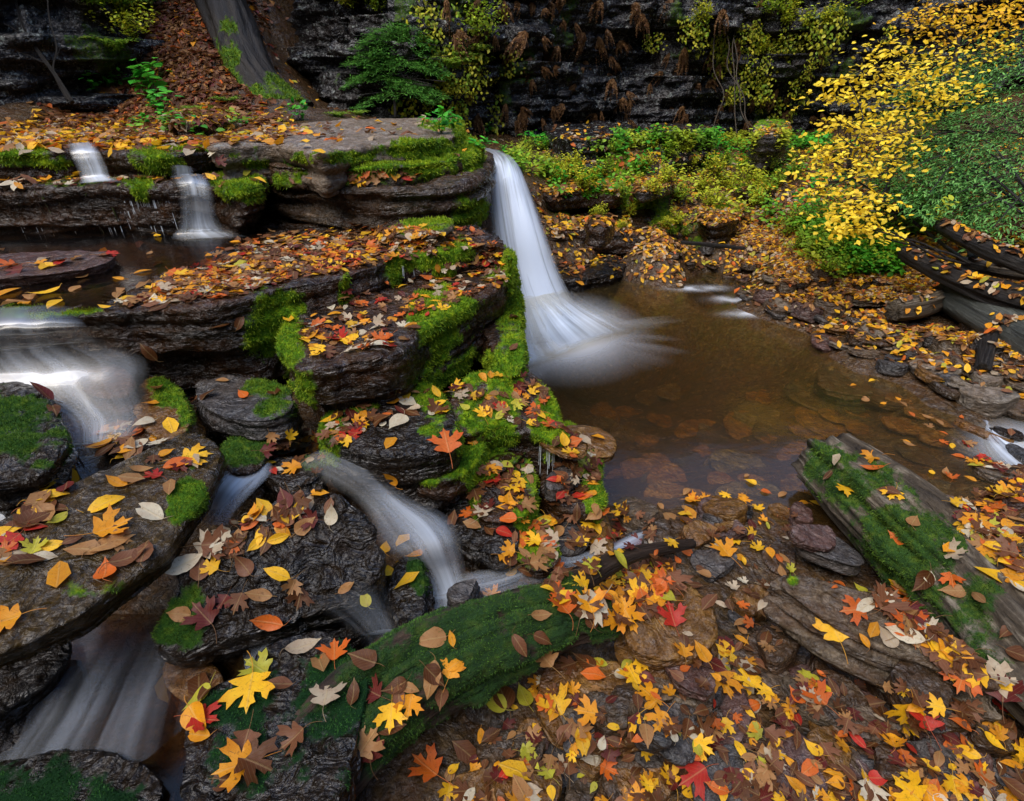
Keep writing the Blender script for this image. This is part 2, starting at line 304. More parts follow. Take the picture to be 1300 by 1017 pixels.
# ---------------------------------------------------------------- rocks
DG = bpy.context.evaluated_depsgraph_get()
def chaikin(p, n=1):
    p = np.asarray(p, float)
    for _ in range(n):
        q = np.roll(p, -1, 0); p = np.stack([p*.78+q*.22, p*.22+q*.78], 1).reshape(-1, p.shape[1])
    return p
def remesh(vs, fs, vox):
    me = bpy.data.meshes.new('tmp'); me.from_pydata([tuple(v) for v in vs], [], fs); me.update()
    o = bpy.data.objects.new('tmp', me); COL.objects.link(o)
    md = o.modifiers.new('r', 'REMESH'); md.mode = 'VOXEL'; md.voxel_size = vox; md.use_smooth_shade = True
    bpy.context.view_layer.update(); dg = bpy.context.evaluated_depsgraph_get()
    r = bpy.data.meshes.new_from_object(o.evaluated_get(dg)); bpy.data.objects.remove(o); bpy.data.meshes.remove(me); return r
def smooth_np(me, v, it, lam=.5):
    e = np.empty(len(me.edges)*2, dtype=np.int32); me.edges.foreach_get('vertices', e); e = e.reshape(-1, 2); n = len(v)
    deg = np.bincount(e.ravel(), minlength=n)[:, None]
    for _ in range(it):
        a = np.stack([np.bincount(e[:, 0], v[e[:, 1], k], n)+np.bincount(e[:, 1], v[e[:, 0], k], n) for k in range(3)], 1)
        v = v+lam*(a/np.maximum(deg, 1)-v)
    return v
def prism_stack(outline3, thick, layers, rg, undercut=.06, jitter=.04):
    """stack of overlapping prisms under a traced outline; bottoms parallel to the top"""
    o = np.asarray(outline3); c = o.mean(0); vs, fs = [], []; hgt = thick/layers
    rad = np.linalg.norm((o-c)[:, :2], axis=1).mean()
    for k in range(layers):
        s0 = 1-(undercut*(k/max(1, layers-1)) if layers > 1 else 0)+(rg.uniform(-jitter, jitter)/max(rad, .1)*.5 if k else 0)
        off = np.array([rg.uniform(-1, 1), rg.uniform(-1, 1), 0])*jitter*(k > 0)*.6
        top = (o-c)*[s0, s0, 1]+c+off-[0, 0, hgt*k*.98]; n = len(o); b = len(vs)
        s1 = s0*(1-rg.uniform(0, .04)); bot = (o-c)*[s1, s1, 1]+c+off-[0, 0, hgt*(k+1)+.004]
        vs += [tuple(x) for x in top]+[tuple(x) for x in bot]
        from mathutils.geometry import delaunay_2d_cdt as cdt
        r = cdt([Vector(x[:2]) for x in top], [], [list(range(n))], 1, 1e-5)
        if len(r[0]) == n:
            m_ = {i: src[0] for i, src in enumerate(r[3])}
            tri = [[m_[i] for i in f] for f in r[2]]
        else: tri = [list(range(n))]
        area = sum(top[i][0]*top[(i+1) % n][1]-top[(i+1) % n][0]*top[i][1] for i in range(n))
        for f in tri: fs.append([b+i for i in f]); fs.append([b+n+i for i in reversed(f)])
        for i in range(n):
            j = (i+1) % n; q = [b+i, b+n+i, b+n+j, b+j]; fs.append(q if area > 0 else q[::-1])
    return vs, fs
MOSS = []
def moss_attr(v, n, blobs, extra=0., seed=0, bare=None):
    px, py, d = proj(v); m = np.zeros(len(v)); nn = fbm(v, 9, 4, 40+seed)
    for b in blobs:
        x, y, rx, ry = b[:4]; s = b[4] if len(b) > 4 else 1
        q = ((px-x)/rx)**2+((py-y)/ry)**2; m = np.maximum(m, s*np.clip((1.6-q)*.75, 0, 1))
    if extra: m = np.maximum(m, extra*sm(nn+.35*n[:, 2], .1, .5))
    return np.clip(m+nn*.95*(m > 0.02)+fbm(v, 32, 3, 47)*.3*(m > .02), 0, 1)
def tufts(parent, me, v, n, ms, mdark, dens=40000, ln=.011, name='moss', lim=90000):
    t = np.empty(len(me.loop_triangles)*3, dtype=np.int32) if len(me.loop_triangles) else None
    me.calc_loop_triangles(); t = np.empty(len(me.loop_triangles)*3, dtype=np.int32); me.loop_triangles.foreach_get('vertices', t); t = t.reshape(-1, 3)
    px, py, d = proj(v); 
    mt = ms[t].mean(1); keep = (mt > .45) & (d[t[:, 0]] < 7); t = t[keep]; mt = mt[keep]
    if len(t) == 0: return
    a = .5*np.linalg.norm(np.cross(v[t[:, 1]]-v[t[:, 0]], v[t[:, 2]]-v[t[:, 0]]), axis=1)
    dd = d[t[:, 0]]; sz = np.clip(dd/2.0, .75, 3); w = a/sz**2*np.clip((mt-.4)*4, 0, 1)
    N = int(min(lim, dens*w.sum()))
    if N < 30: return
    i = RNG.choice(len(t), N, p=w/w.sum()); r1, r2 = RNG.random(N), RNG.random(N); fl = r1+r2 > 1; r1[fl] = 1-r1[fl]; r2[fl] = 1-r2[fl]
    T = t[i]; p = v[T[:, 0]]+r1[:, None]*(v[T[:, 1]]-v[T[:, 0]])+r2[:, None]*(v[T[:, 2]]-v[T[:, 0]])
    nn = n[T[:, 0]]; s = sz[i]
    dr = nn+RNG.normal(0, .55, (N, 3)); dr[:, 2] += .15; hang = nn[:, 2] < .35; dr[hang, 2] -= .9; dr /= np.linalg.norm(dr, axis=1)[:, None]
    L = ln*s*RNG.uniform(.5, 1.4, N); sd = np.cross(dr, RNG.normal(0, 1, (N, 3))); sd /= np.linalg.norm(sd, axis=1)[:, None]; sd *= (L*.19)[:, None]
    p0 = p-nn*.002
    V = np.stack([p0-sd, p0+sd, p0+dr*L[:, None]], 1).reshape(-1, 3)
    c1, c2 = np.array(MOSS2), np.array(MOSS3); md = mdark if np.isscalar(mdark) else mdark[T[:, 0]]
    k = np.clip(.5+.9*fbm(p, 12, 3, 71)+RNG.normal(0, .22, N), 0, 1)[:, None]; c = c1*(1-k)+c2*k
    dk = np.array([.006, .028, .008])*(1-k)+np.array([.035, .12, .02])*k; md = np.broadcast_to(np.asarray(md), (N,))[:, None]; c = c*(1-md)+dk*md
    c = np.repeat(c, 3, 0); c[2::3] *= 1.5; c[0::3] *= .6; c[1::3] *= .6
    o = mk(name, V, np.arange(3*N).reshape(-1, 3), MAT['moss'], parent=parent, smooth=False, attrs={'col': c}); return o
SUP = {}
def rock(name, out, z, thick, mat='dark', vox=None, layers=3, rnd=0, amp=.02, strata=.02, und=.08, jit=.03, moss=(), mossx=0., mdark=0., label='', cat='rock', group=None, sup=None, seed=1, sub='', dens=40000, moss_len=.011, freq=5, tilt=0):
    """rock grown under the outline traced for its top; z: level, per-point list, or 3 anchors ((px,py,z)...)"""
    rg = random.Random(seed)
    o = np.asarray(out, float); 
    if callable(z): zz = [z(x, y) for x, y in o]
    elif isinstance(z, (list, tuple)): zz = list(z)
    else: zz = [z]*len(o)
    o3 = chaikin([tuple(P(x, y, q)) for (x, y), q in zip(o, zz)], 2)
    dmean = np.mean([p[1]*C_-(p[2]-H)*S_ for p in o3])
    vox = vox or max(.006, dmean*.0042)
    vs, fs = prism_stack(o3, thick, layers, rg, und, jit)
    me = remesh(vs, fs, vox); v = get_v(me)
    if len(v) == 0: print('EMPTY', name); return None
    if rnd: v = smooth_np(me, v, rnd)
    else: v = smooth_np(me, v, 2)
    set_v(me, v); n = get_n(me); off = seed*3.7
    side = 1-np.abs(n[:, 2])
    b = fbm(v+off, freq, 5, seed)*amp
    w = v[:, 2]*1.0+fbm(v+off, 1.5, 3, seed+3)*.06
    s1 = noise(np.stack([v[:, 0]*.8+off, v[:, 1]*.8, w*34], 1), seed+5); s2 = noise(np.stack([v[:, 0]*3, v[:, 1]*3+off, w*90], 1), seed+6)
    st = (np.tanh(s1*2.2)*1.0+s2*.45)*strata*sm(side, .25, .75)
    cr = -np.clip(.12-np.abs(fbm(v+off, 2.6, 4, seed+8)), 0, 1)/.12*amp*.5
    top = (fbm(v+off, 11, 4, seed+2, st=(1, 1, .3)))*amp*.35*(1-side)
    v = v+n*(b+st+cr+top+fbm(v, 36, 3, seed+4)*amp*.16)[:, None]
    set_v(me, v); n = get_n(me)
    ms = moss_attr(v, n, moss, mossx, seed) if (moss or mossx) else np.zeros(len(v))
    md = np.full(len(v), float(mdark)) if not callable(mdark) else mdark(v)
    if ms.max() > .3:
        mm = sm(ms, .35, .7); v = v+n*(mm*(.004+.014*np.clip(fbm(v, 16, 4, 61), -.3, 1)*min(1, dmean/2)))[:, None]; set_v(me, v); n = get_n(me)
    loc = Vector((v[:, 0].mean(), v[:, 1].mean(), v[:, 2].min()))
    setattr_(me, 'moss', ms); setattr_(me, 'mdark', md)
    me.materials.append(MAT[mat]); me.polygons.foreach_set('use_smooth', np.ones(len(me.polygons), dtype=bool))
    me.name = name; ob = bpy.data.objects.new(name, me); COL.objects.link(ob)
    v2 = v-np.array(loc); me.vertices.foreach_set('co', v2.astype(np.float32).ravel()); me.update(); ob.location = loc
    tag(ob, label, cat, group)
    if ms.max() > .45: tufts(ob, me, v, n, ms, md, dens=dens, ln=moss_len)
    WORLD.append((ob, sup or label)); return ob
def hang_roots(parent, pts, n, lmin, lmax, seed=0, name='root_fringe', mat=None, r=.0035):
    """wet rootlets and moss strands hanging from the underside of a lip; pts: px,py,z polyline"""
    rg = random.Random(seed); V, Fc, C = [], [], []
    pp = [P(*p) for p in pts]
    for k in range(n):
        t_ = rg.random()*(len(pp)-1); i = int(t_); q = pp[i].lerp(pp[i+1], t_-i)+Vector((rg.gauss(0, .012), rg.gauss(.02, .02), rg.gauss(0, .012)))
        L = rg.uniform(lmin, lmax)*(1+.8*math.sin(t_*9)); rr = r*rg.uniform(.5, 1.8); m_ = 5; b = len(V); dx = rg.gauss(0, .12); ph = rg.random()*6
        for j in range(m_+1):
            s = j/m_; c = q+Vector((dx*L*s+.006*math.sin(ph+s*5), .006*math.cos(ph+s*6), -L*s)); w = rr*(1-s)**.7+.0004
            for a in range(3): V.append((c.x+w*math.cos(a*2.1+ph), c.y+w*math.sin(a*2.1+ph), c.z))
        for j in range(m_):
            for a in range(3): x = b+j*3+a; y = b+j*3+(a+1) % 3; Fc.append((x, y, y+3, x+3))
    return mk(name, V, np.array(Fc), mat or MAT['mosslog'], parent=parent, attrs={'moss': np.full(len(V), .35), 'mdark': np.zeros(len(V))}, uv=np.tile([[0.1, .2]], (len(V), 1)))
exec_parts = []
def PL(a, b, c):
    A, B, D = P(*a), P(*b), P(*c); nn = (B-A).cross(D-A)
    def f(px, py):
        o = Vector((0, 0, H)); r = P(px, py, d=1)-o; return (o+r*((A-o).dot(nn)/r.dot(nn))).z
    return f
# -------- ledge tiers of the cascade
L1 = rock('rock_ledge', [(-90, 425), (0, 408), (60, 400), (122, 398), (175, 391), (233, 391), (271, 386), (305, 380), (338, 370), (372, 363), (406, 358), (430, 354), (454, 345), (488, 334), (515, 324), (548, 322), (582, 319), (606, 311), (640, 312), (646, 330), (652, 322), (640, 300), (600, 285), (450, 281), (330, 282), (290, 305), (220, 345), (130, 372), (60, 385), (-90, 392)],
     .92, .42, 'dark', layers=2, amp=.026, strata=.007, und=.10, jit=.045, seed=2, moss=[(345, 415, 45, 55, 1), (360, 380, 25, 20, 1), (375, 470, 30, 30, .8), (535, 325, 45, 22, 1), (585, 318, 25, 16, 1), (645, 345, 20, 30, 1), (560, 345, 20, 25, .8), (60, 395, 60, 10, .7), (655, 400, 18, 60, 1), (500, 345, 14, 20, .7), (440, 372, 10, 22, .6)],
     label='broad leaf-strewn rock ledge with a long wet dark front face, beside the upper pool', cat='rock ledge', sup='on the broad upper ledge')
L2 = rock('rock_ledge', [(350, 440), (376, 470), (420, 466), (445, 459), (471, 457), (505, 451), (520, 440), (538, 417), (560, 402), (582, 393), (610, 379), (637, 363), (652, 345), (655, 325), (640, 315), (560, 322), (470, 345), (400, 380), (360, 410)],
     .79, .34, 'dark', layers=2, amp=.026, strata=.008, und=.16, jit=.04, seed=3, moss=[(350, 430, 32, 65, 1), (380, 500, 25, 30, .8), (560, 420, 28, 55, 1), (590, 395, 25, 30, .7), (575, 470, 45, 32, 1), (660, 400, 20, 70, 1), (645, 340, 24, 25, 1), (660, 350, 20, 30, 1), (540, 400, 20, 30, .9), (655, 440, 20, 40, .9)],
     label='middle rock ledge scattered with leaves above a dark dripping overhang', cat='rock ledge', sup='on the middle ledge')
hang_roots(L2, [(378, 474, .74), (420, 470, .74), (471, 462, .74), (505, 455, .74), (520, 445, .72)], 260, .04, .16, 3)
hang_roots(L2, [(560, 404, .72), (600, 385, .72), (636, 366, .72)], 160, .04, .14, 4)
hang_roots(L1, [(130, 402, .87), (230, 396, .87), (300, 386, .87)], 120, .03, .07, 5)
R = []
rock('mossy_boulder', [(399, 536), (420, 518), (445, 505), (490, 488), (522, 477), (548, 482), (574, 512), (586, 545), (575, 565), (548, 572), (516, 577), (480, 574), (445, 568), (410, 560)], .56, .26, 'black', layers=2, rnd=14, amp=.022, strata=.006, und=.02, seed=4,
     moss=[(550, 510, 30, 38, 1), (415, 555, 28, 34, 1), (530, 480, 30, 16, 1), (450, 512, 30, 14, .8), (585, 545, 12, 30, .8)], label='rounded dark boulder with moss edges and pale leaves under the overhang', cat='boulder', sup='on the rounded boulder')
rock('rock_step', [(566, 512), (575, 495), (600, 472), (650, 462), (684, 476), (705, 500), (725, 548), (722, 562), (700, 560), (676, 545), (650, 540), (628, 535), (600, 548), (580, 545)], PL((575, 520, .53), (660, 470, .56), (710, 555, .44)), .30, 'dark', layers=3, rnd=4, amp=.022, strata=.01, seed=5,
     moss=[(620, 545, 40, 45, 1), (700, 530, 30, 55, 1), (640, 490, 22, 30, .8), (725, 560, 18, 30, 1), (585, 480, 30, 22, .8), (610, 580, 20, 30, .9)], label='leafy rock step with bright moss edges dropping toward the brown pool', cat='rock', sup='on the leafy rock step')
rock('rock_lobe', [(500, 579), (532, 566), (566, 540), (600, 528), (625, 530), (615, 575), (590, 602), (561, 614), (530, 607), (505, 595)], .43, .22, 'dark', layers=2, rnd=8, amp=.018, strata=.008, seed=6,
     moss=[(560, 590, 55, 28, 1), (600, 590, 25, 45, 1), (545, 570, 30, 10, .7), (515, 600, 30, 20, .7)], label='low mossy rock lobe carrying one large orange maple leaf', cat='rock', sup='on the low mossy lobe')
rock('rock_step', [(598, 592), (632, 572), (671, 575), (684, 600), (684, 622), (671, 648), (648, 663), (606, 660), (598, 631)], .31, .24, 'dark', layers=2, rnd=5, amp=.016, strata=.01, seed=7,
     moss=[(665, 590, 25, 30, .9), (675, 680, 28, 50, 1), (625, 580, 28, 14, .8), (600, 640, 10, 40, .7)], label='small lower rock step heaped with orange and red leaves', cat='rock', sup='on the small lower step')
rock('rock_step', [(690, 590), (703, 560), (716, 531), (735, 542), (758, 568), (763, 605), (766, 636), (742, 648), (703, 640), (687, 618)], .26, .30, 'dark', layers=3, rnd=4, amp=.018, strata=.01, seed=8,
     moss=[(755, 600, 16, 50, 1), (722, 540, 18, 16, 1), (690, 560, 14, 30, .8), (765, 640, 12, 30, 1)], label='outermost leaf-covered rock step with a moss rim at the pool edge', cat='rock', sup='on the outermost step')
rock('gray_stone', [(690, 603), (706, 590), (725, 585), (734, 592), (728, 608), (712, 622), (692, 622)], .33, .07, 'grey', rnd=6, layers=1, amp=.008, seed=9, label='smooth purple-grey stone resting on the outermost rock step', cat='stone')
rock('wet_rock', [(493, 600), (520, 597), (556, 610), (570, 628), (560, 645), (530, 650), (505, 640)], .33, .2, 'black', rnd=6, layers=2, amp=.018, seed=10, moss=[(525, 610, 28, 18, .7)], mdark=1., label='low wet black rock between the mossy lobe and the stream', cat='rock')
rock('wet_rock', [(556, 640), (580, 625), (605, 632), (622, 655), (655, 662), (668, 690), (640, 706), (610, 700), (585, 690), (566, 668)], .26, .26, 'black', rnd=4, layers=2, amp=.02, seed=11, moss=[(590, 640, 20, 14, .5)], mdark=.4, label='shiny black rock beside the small cascade, a yellow leaf on its edge', cat='rock', sup='on the shiny black rock')
hang_roots(bpy.data.objects['wet_rock.001'], [(570, 668, .22), (590, 692, .22), (640, 706, .22), (668, 692, .22)], 120, .03, .1, 9)
rock('mossy_rock', [(655, 660), (682, 650), (700, 680), (712, 706), (690, 722), (662, 712)], .22, .2, 'dark', rnd=6, layers=2, amp=.018, seed=12, moss=[(680, 680, 40, 40, 1)], label='steep green moss-covered rock below the small lower step', cat='rock')
rock('wet_stone', [(700, 655), (722, 640), (738, 660), (742, 690), (716, 700), (700, 684)], .18, .16, 'grey', rnd=5, layers=1, amp=.015, seed=13, label='upright wet grey stone leaning below the outermost step', cat='stone')
rock('amber_stone', [(742, 655), (760, 640), (778, 664), (782, 700), (764, 712), (746, 690)], .15, .14, 'amber', rnd=8, layers=1, amp=.012, seed=14, label='smooth amber wet stone just below the rock steps', cat='stone')
# -------- stream side, left foreground
rock('mossy_boulder', [(-90, 520), (-60, 488), (0, 488), (40, 495), (65, 515), (80, 555), (62, 590), (20, 606), (-60, 615)], .74, .3, 'black', rnd=10, layers=2, amp=.03, seed=15, und=.1, moss=[(20, 540, 80, 50, .7)], mdark=.75, label='dark rounded boulder with hanging roots beside the white rapids', cat='boulder', sup='on the dark boulder by the rapids')
hang_roots(bpy.data.objects['mossy_boulder.001'], [(-20, 600, .62), (20, 595, .62), (60, 580, .62), (72, 560, .64)], 60, .06, .2, 10, r=.005)
rock('round_boulder', [(163, 515), (172, 488), (190, 474), (212, 476), (236, 500), (246, 528), (238, 552), (207, 560), (178, 546)], .62, .2, 'amber', rnd=10, layers=1, amp=.02, seed=16, moss=[(213, 492, 26, 22, 1), (235, 530, 10, 20, .5)], mdark=.2, label='round wet brown boulder with a bright moss cap below the ledge', cat='boulder', sup='on the round brown boulder')
rock('wet_rock', [(240, 485), (295, 472), (345, 480), (376, 500), (372, 524), (335, 536), (280, 530), (250, 512)], .60, .2, 'grey', rnd=4, layers=2, amp=.022, seed=17, moss=[(340, 490, 30, 16, .9), (350, 520, 26, 12, .6)], mdark=.5, label='grey wet rock tucked under the long ledge face', cat='rock', sup='on the grey rock under the ledge')
rock('wet_stone', [(82, 468), (96, 446), (125, 450), (168, 478), (162, 500), (130, 500), (100, 488)], .68, .1, 'purple', rnd=2, layers=1, amp=.012, seed=18, label='flat purplish stone half covered by the white rapids', cat='stone', sup='on the flat purplish stone')
rock('wet_stone', [(108, 560), (130, 540), (170, 532), (200, 545), (205, 562), (170, 575), (130, 575)], .58, .12, 'brown', rnd=3, layers=1, amp=.015, seed=19, label='small brown stone in the rapids holding a pile of orange leaves', cat='stone', sup='on the small brown stone in the rapids')
SLABZ = PL((245, 548, .66), (-20, 830, .62), (270, 640, .60))
rock('slanted_slab', [(-120, 860), (-120, 720), (-60, 690), (0, 660), (50, 632), (100, 608), (150, 588), (200, 562), (232, 545), (255, 546), (280, 562), (283, 580), (262, 625), (236, 655), (218, 690), (180, 722), (140, 748), (90, 785), (30, 812), (-20, 830)], SLABZ, .085, 'slab', layers=2, rnd=2, amp=.010, strata=.010, und=.05, seed=20,
     moss=[(238, 630, 22, 26, 1), (225, 655, 14, 12, .8), (120, 745, 40, 14, .55), (240, 590, 14, 12, .5)], mdark=.3, label='long slanting olive-brown wet slab streaked with thin runoff', cat='rock slab', sup='on the slanting wet slab')
rock('wet_boulder', [(195, 815), (215, 765), (222, 712), (258, 690), (300, 668), (335, 640), (372, 618), (420, 620), (462, 655), (485, 698), (478, 735), (440, 762), (392, 772), (330, 790), (280, 805), (230, 828)], PL((240, 720, .50), (470, 690, .47), (250, 810, .38)), .26, 'black', rnd=7, layers=3, amp=.026, strata=.012, seed=21, freq=4,
     moss=[(225, 790, 36, 36, .9), (242, 760, 20, 20, .7)], mdark=.7, label='broad glossy black boulder in the middle of the stream', cat='boulder', sup='on the glossy black boulder')
rock('mossy_rock', [(275, 568), (300, 545), (328, 543), (340, 575), (322, 598), (290, 596)], .50, .14, 'dark', rnd=8, layers=1, amp=.015, seed=22, moss=[(305, 565, 40, 25, 1)], mdark=.7, label='small green mossy rock beyond the slanting slab', cat='rock', sup='on the small green mossy rock')
rock('wet_rock', [(325, 590), (360, 575), (400, 580), (412, 600), (390, 618), (350, 615)], .46, .14, 'black', rnd=4, layers=1, amp=.015, seed=23, moss=[(395, 590, 16, 10, .6)], mdark=.7, label='low dark rock in the stream behind the glossy boulder', cat='rock', sup='on the low rock in the stream')
rock('wet_boulder', [(225, 930), (250, 880), (300, 862), (330, 825), (380, 800), (430, 798), (468, 830), (470, 880), (452, 940), (430, 1020), (380, 1080), (280, 1090), (225, 1020)], PL((330, 840, .37), (460, 850, .36), (300, 1000, .38)), .26, 'black', rnd=8, layers=2, amp=.024, seed=24, moss=[(420, 880, 80, 80, .75), (290, 900, 40, 30, .6), (360, 950, 90, 70, .65)], mdark=1., label='wet dark boulder carrying a large curled yellow maple leaf', cat='boulder', sup='on the boulder at the bottom of the stream')
rock('wet_stone', [(205, 835), (260, 830), (290, 862), (270, 890), (225, 895), (205, 868)], .26, .1, 'amber', rnd=3, layers=1, amp=.012, seed=25, label='brown submerged-looking stone edge beside the white foam', cat='stone')
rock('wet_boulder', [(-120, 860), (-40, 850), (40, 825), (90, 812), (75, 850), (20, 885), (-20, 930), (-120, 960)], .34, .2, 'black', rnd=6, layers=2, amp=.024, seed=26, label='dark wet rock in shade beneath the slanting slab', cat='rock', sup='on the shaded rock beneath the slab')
rock('wet_rock', [(-80, 985), (0, 965), (80, 950), (160, 955), (215, 985), (190, 1060), (60, 1090), (-80, 1080)], .26, .16, 'black', rnd=6, layers=2, amp=.024, seed=27, moss=[(60, 1010, 120, 60, .75)], mdark=1., label='low black rock at the bottom edge of the stream', cat='rock', sup='on the lowest black rock')
rock('pointed_stone', [(568, 745), (590, 735), (607, 730), (603, 750), (590, 765), (572, 760)], .26, .14, 'grey', rnd=1, layers=1, amp=.008, seed=28, label='pointed grey stone tip at the foot of the small cascade', cat='stone')
rock('wet_rock', [(490, 735), (515, 700), (530, 705), (540, 740), (538, 790), (512, 800), (494, 780)], .30, .2, 'black', rnd=4, layers=2, amp=.018, seed=29, moss=[(530, 730, 12, 26, .9)], mdark=.8, label='narrow black rock standing between the two channels', cat='rock', sup='on the narrow black rock')
# -------- foreshore
rock('amber_boulder', [(795, 790), (806, 752), (832, 730), (872, 737), (902, 768), (918, 805), (900, 835), (850, 842), (806, 832)], PL((832, 735, .33), (910, 800, .27), (810, 825, .26)), .24, 'amber', rnd=9, layers=1, amp=.02, seed=30, label='rounded red-brown wet boulder at the end of the mossy log', cat='boulder', sup='on the red-brown boulder')
rock('flat_slab', [(686, 852), (712, 836), (790, 838), (860, 852), (884, 880), (880, 915), (850, 935), (780, 948), (705, 940), (680, 900)], .13, .06, 'amber', rnd=1, layers=1, amp=.008, strata=.006, seed=31, label='flat rust-brown slab lying under a thin film of water', cat='rock slab', sup='on the rust-brown flat slab')
rock('layered_slab', [(984, 744), (1005, 727), (1049, 735), (1097, 749), (1141, 759), (1165, 776), (1198, 806), (1249, 850), (1283, 878), (1222, 872), (1172, 846), (1122, 834), (1070, 808), (1030, 778)], PL((1000, 735, .30), (1275, 875, .26), (1060, 795, .25)), .13, 'slate', layers=5, amp=.009, strata=.016, und=-.04, jit=.035, seed=32, moss=[(1180, 865, 40, 10, .5), (1008, 735, 10, 10, .5)],
     label='layered grey slate slab with a split laminated edge beside the big log', cat='rock slab', sup='on the layered slate slab')
rock('flat_stone', [(1010, 675), (1040, 665), (1080, 690), (1105, 712), (1090, 722), (1040, 705), (1012, 692)], .12, .06, 'grey', rnd=2, layers=1, amp=.01, seed=33, label='flat grey stone in the gap between pool and big log', cat='stone')
# -------- upper left tiers
T1 = rock('rock_ledge', [(-120, 238), (0, 236), (60, 236), (120, 234), (180, 234), (215, 234), (250, 230), (272, 228), (300, 240), (340, 232), (330, 216), (200, 217), (-120, 217)], 1.19, .30, 'dark', layers=4, amp=.02, strata=.018, und=.1, jit=.03, seed=34, moss=[(295, 228, 38, 14, 1), (310, 240, 30, 18, 1), (185, 240, 18, 16, .8), (120, 232, 90, 6, .4)], label='dripping ledge with water threads above the upper pool', cat='rock ledge', sup='on the dripping ledge')
rock('rock_ledge', [(-120, 198), (0, 196), (60, 195), (100, 191), (140, 193), (200, 197), (250, 192), (300, 186), (330, 176), (300, 168), (-120, 168)], 1.33, .2, 'dark', layers=3, amp=.02, strata=.015, und=.05, jit=.03, seed=35, moss=[(200, 205, 36, 18, .9), (50, 200, 50, 14, .7), (240, 185, 60, 10, .8), (150, 176, 60, 6, .8)], label='topmost leaf-covered ledge at the upper left, below the leafy slope', cat='rock ledge', sup='on the topmost ledge')
hang_roots(T1, [(0, 241, 1.165), (60, 241, 1.165), (120, 239, 1.165), (215, 239, 1.165)], 300, .04, .16, 11, r=.005)
rock('flat_stone', [(-60, 330), (0, 322), (60, 318), (120, 316), (152, 320), (140, 333), (90, 344), (20, 352), (-60, 356)], .97, .1, 'purple', rnd=2, layers=2, amp=.012, seed=36, label='low flat reddish rock rising from the upper pool', cat='rock', sup='on the flat reddish rock in the upper pool')
# -------- big cap slab and its lower beds
B1 = rock('capstone_slab', [(256, 187), (300, 183), (345, 180), (380, 186), (402, 194), (430, 187), (470, 182), (510, 180), (552, 176), (580, 170), (590, 158), (582, 149), (510, 150), (430, 151), (350, 158), (292, 172)], 1.37, .24, 'tan', layers=3, amp=.02, strata=.02, und=.03, jit=.04, seed=37, moss=[(590, 165, 14, 20, 1), (540, 190, 70, 12, 1), (430, 200, 60, 9, .9), (560, 160, 26, 6, .8), (330, 200, 40, 14, .45)],
     label='huge flat weathered capstone with pale top above the waterfall lip', cat='rock slab', sup='on the huge capstone')
rock('mossy_ledge', [(330, 208), (380, 212), (430, 214), (480, 213), (530, 209), (570, 203), (605, 196), (612, 184), (600, 172), (540, 172), (420, 190), (350, 198)], 1.26, .14, 'brown', layers=3, amp=.022, strata=.02, und=.02, seed=38, moss=[(500, 205, 130, 30, 1), (600, 200, 22, 40, 1), (400, 225, 60, 14, .8)], label='moss-covered rock bed directly under the capstone', cat='rock ledge', sup='on the mossy bed under the capstone')
rock('rock_ledge', [(430, 240), (470, 236), (520, 232), (560, 226), (600, 222), (618, 205), (620, 190), (560, 200), (440, 222)], 1.16, .17, 'tan', layers=3, amp=.022, strata=.016, und=.05, seed=39, moss=[(580, 265, 45, 26, 1), (520, 262, 50, 12, .8), (605, 230, 24, 40, 1), (470, 228, 40, 10, .7)], label='jutting sandstone bed with mossy lip left of the waterfall', cat='rock ledge', sup='on the jutting sandstone bed')
rock('rock_core', [(262, 215), (330, 225), (420, 238), (500, 240), (580, 235), (612, 222), (625, 205), (620, 190), (560, 185), (420, 195), (300, 200)], 1.16, .35, 'brown', layers=4, amp=.03, strata=.03, und=.02, seed=40, moss=[(600, 280, 30, 30, .8)], label='dark recessed rock beneath the capstone, in deep shade', cat='rock')
rock('mossy_rock', [(475, 292), (500, 282), (540, 276), (575, 276), (580, 290), (560, 300), (510, 302)], .99, .08, 'brown', rnd=4, layers=1, amp=.012, seed=41, moss=[(540, 285, 40, 14, .9)], label='low moss-topped rock at the back of the leafy ledge', cat='rock')
rock('rock_core', [(590, 300), (620, 296), (640, 300), (655, 330), (662, 380), (664, 430), (668, 470), (640, 480), (615, 430), (600, 380)], .60, .7, 'dark', layers=4, amp=.03, strata=.02, seed=42, moss=[(655, 420, 25, 70, 1), (680, 500, 30, 40, 1), (640, 470, 30, 30, .9)], label='mossy rock wall edge behind the ledges, beside the waterfall foot', cat='rock')
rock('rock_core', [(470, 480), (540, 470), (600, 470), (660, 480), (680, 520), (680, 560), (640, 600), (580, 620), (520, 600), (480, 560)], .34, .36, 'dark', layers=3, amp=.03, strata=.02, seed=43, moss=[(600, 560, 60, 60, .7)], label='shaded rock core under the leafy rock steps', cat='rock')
rock('wet_rock', [(630, 214), (645, 206), (664, 208), (666, 216), (650, 220), (634, 222)], .96, .9, 'black', layers=4, amp=.03, strata=.02, seed=44, und=-.1, label='dark rock under the lip of the tall waterfall', cat='rock')
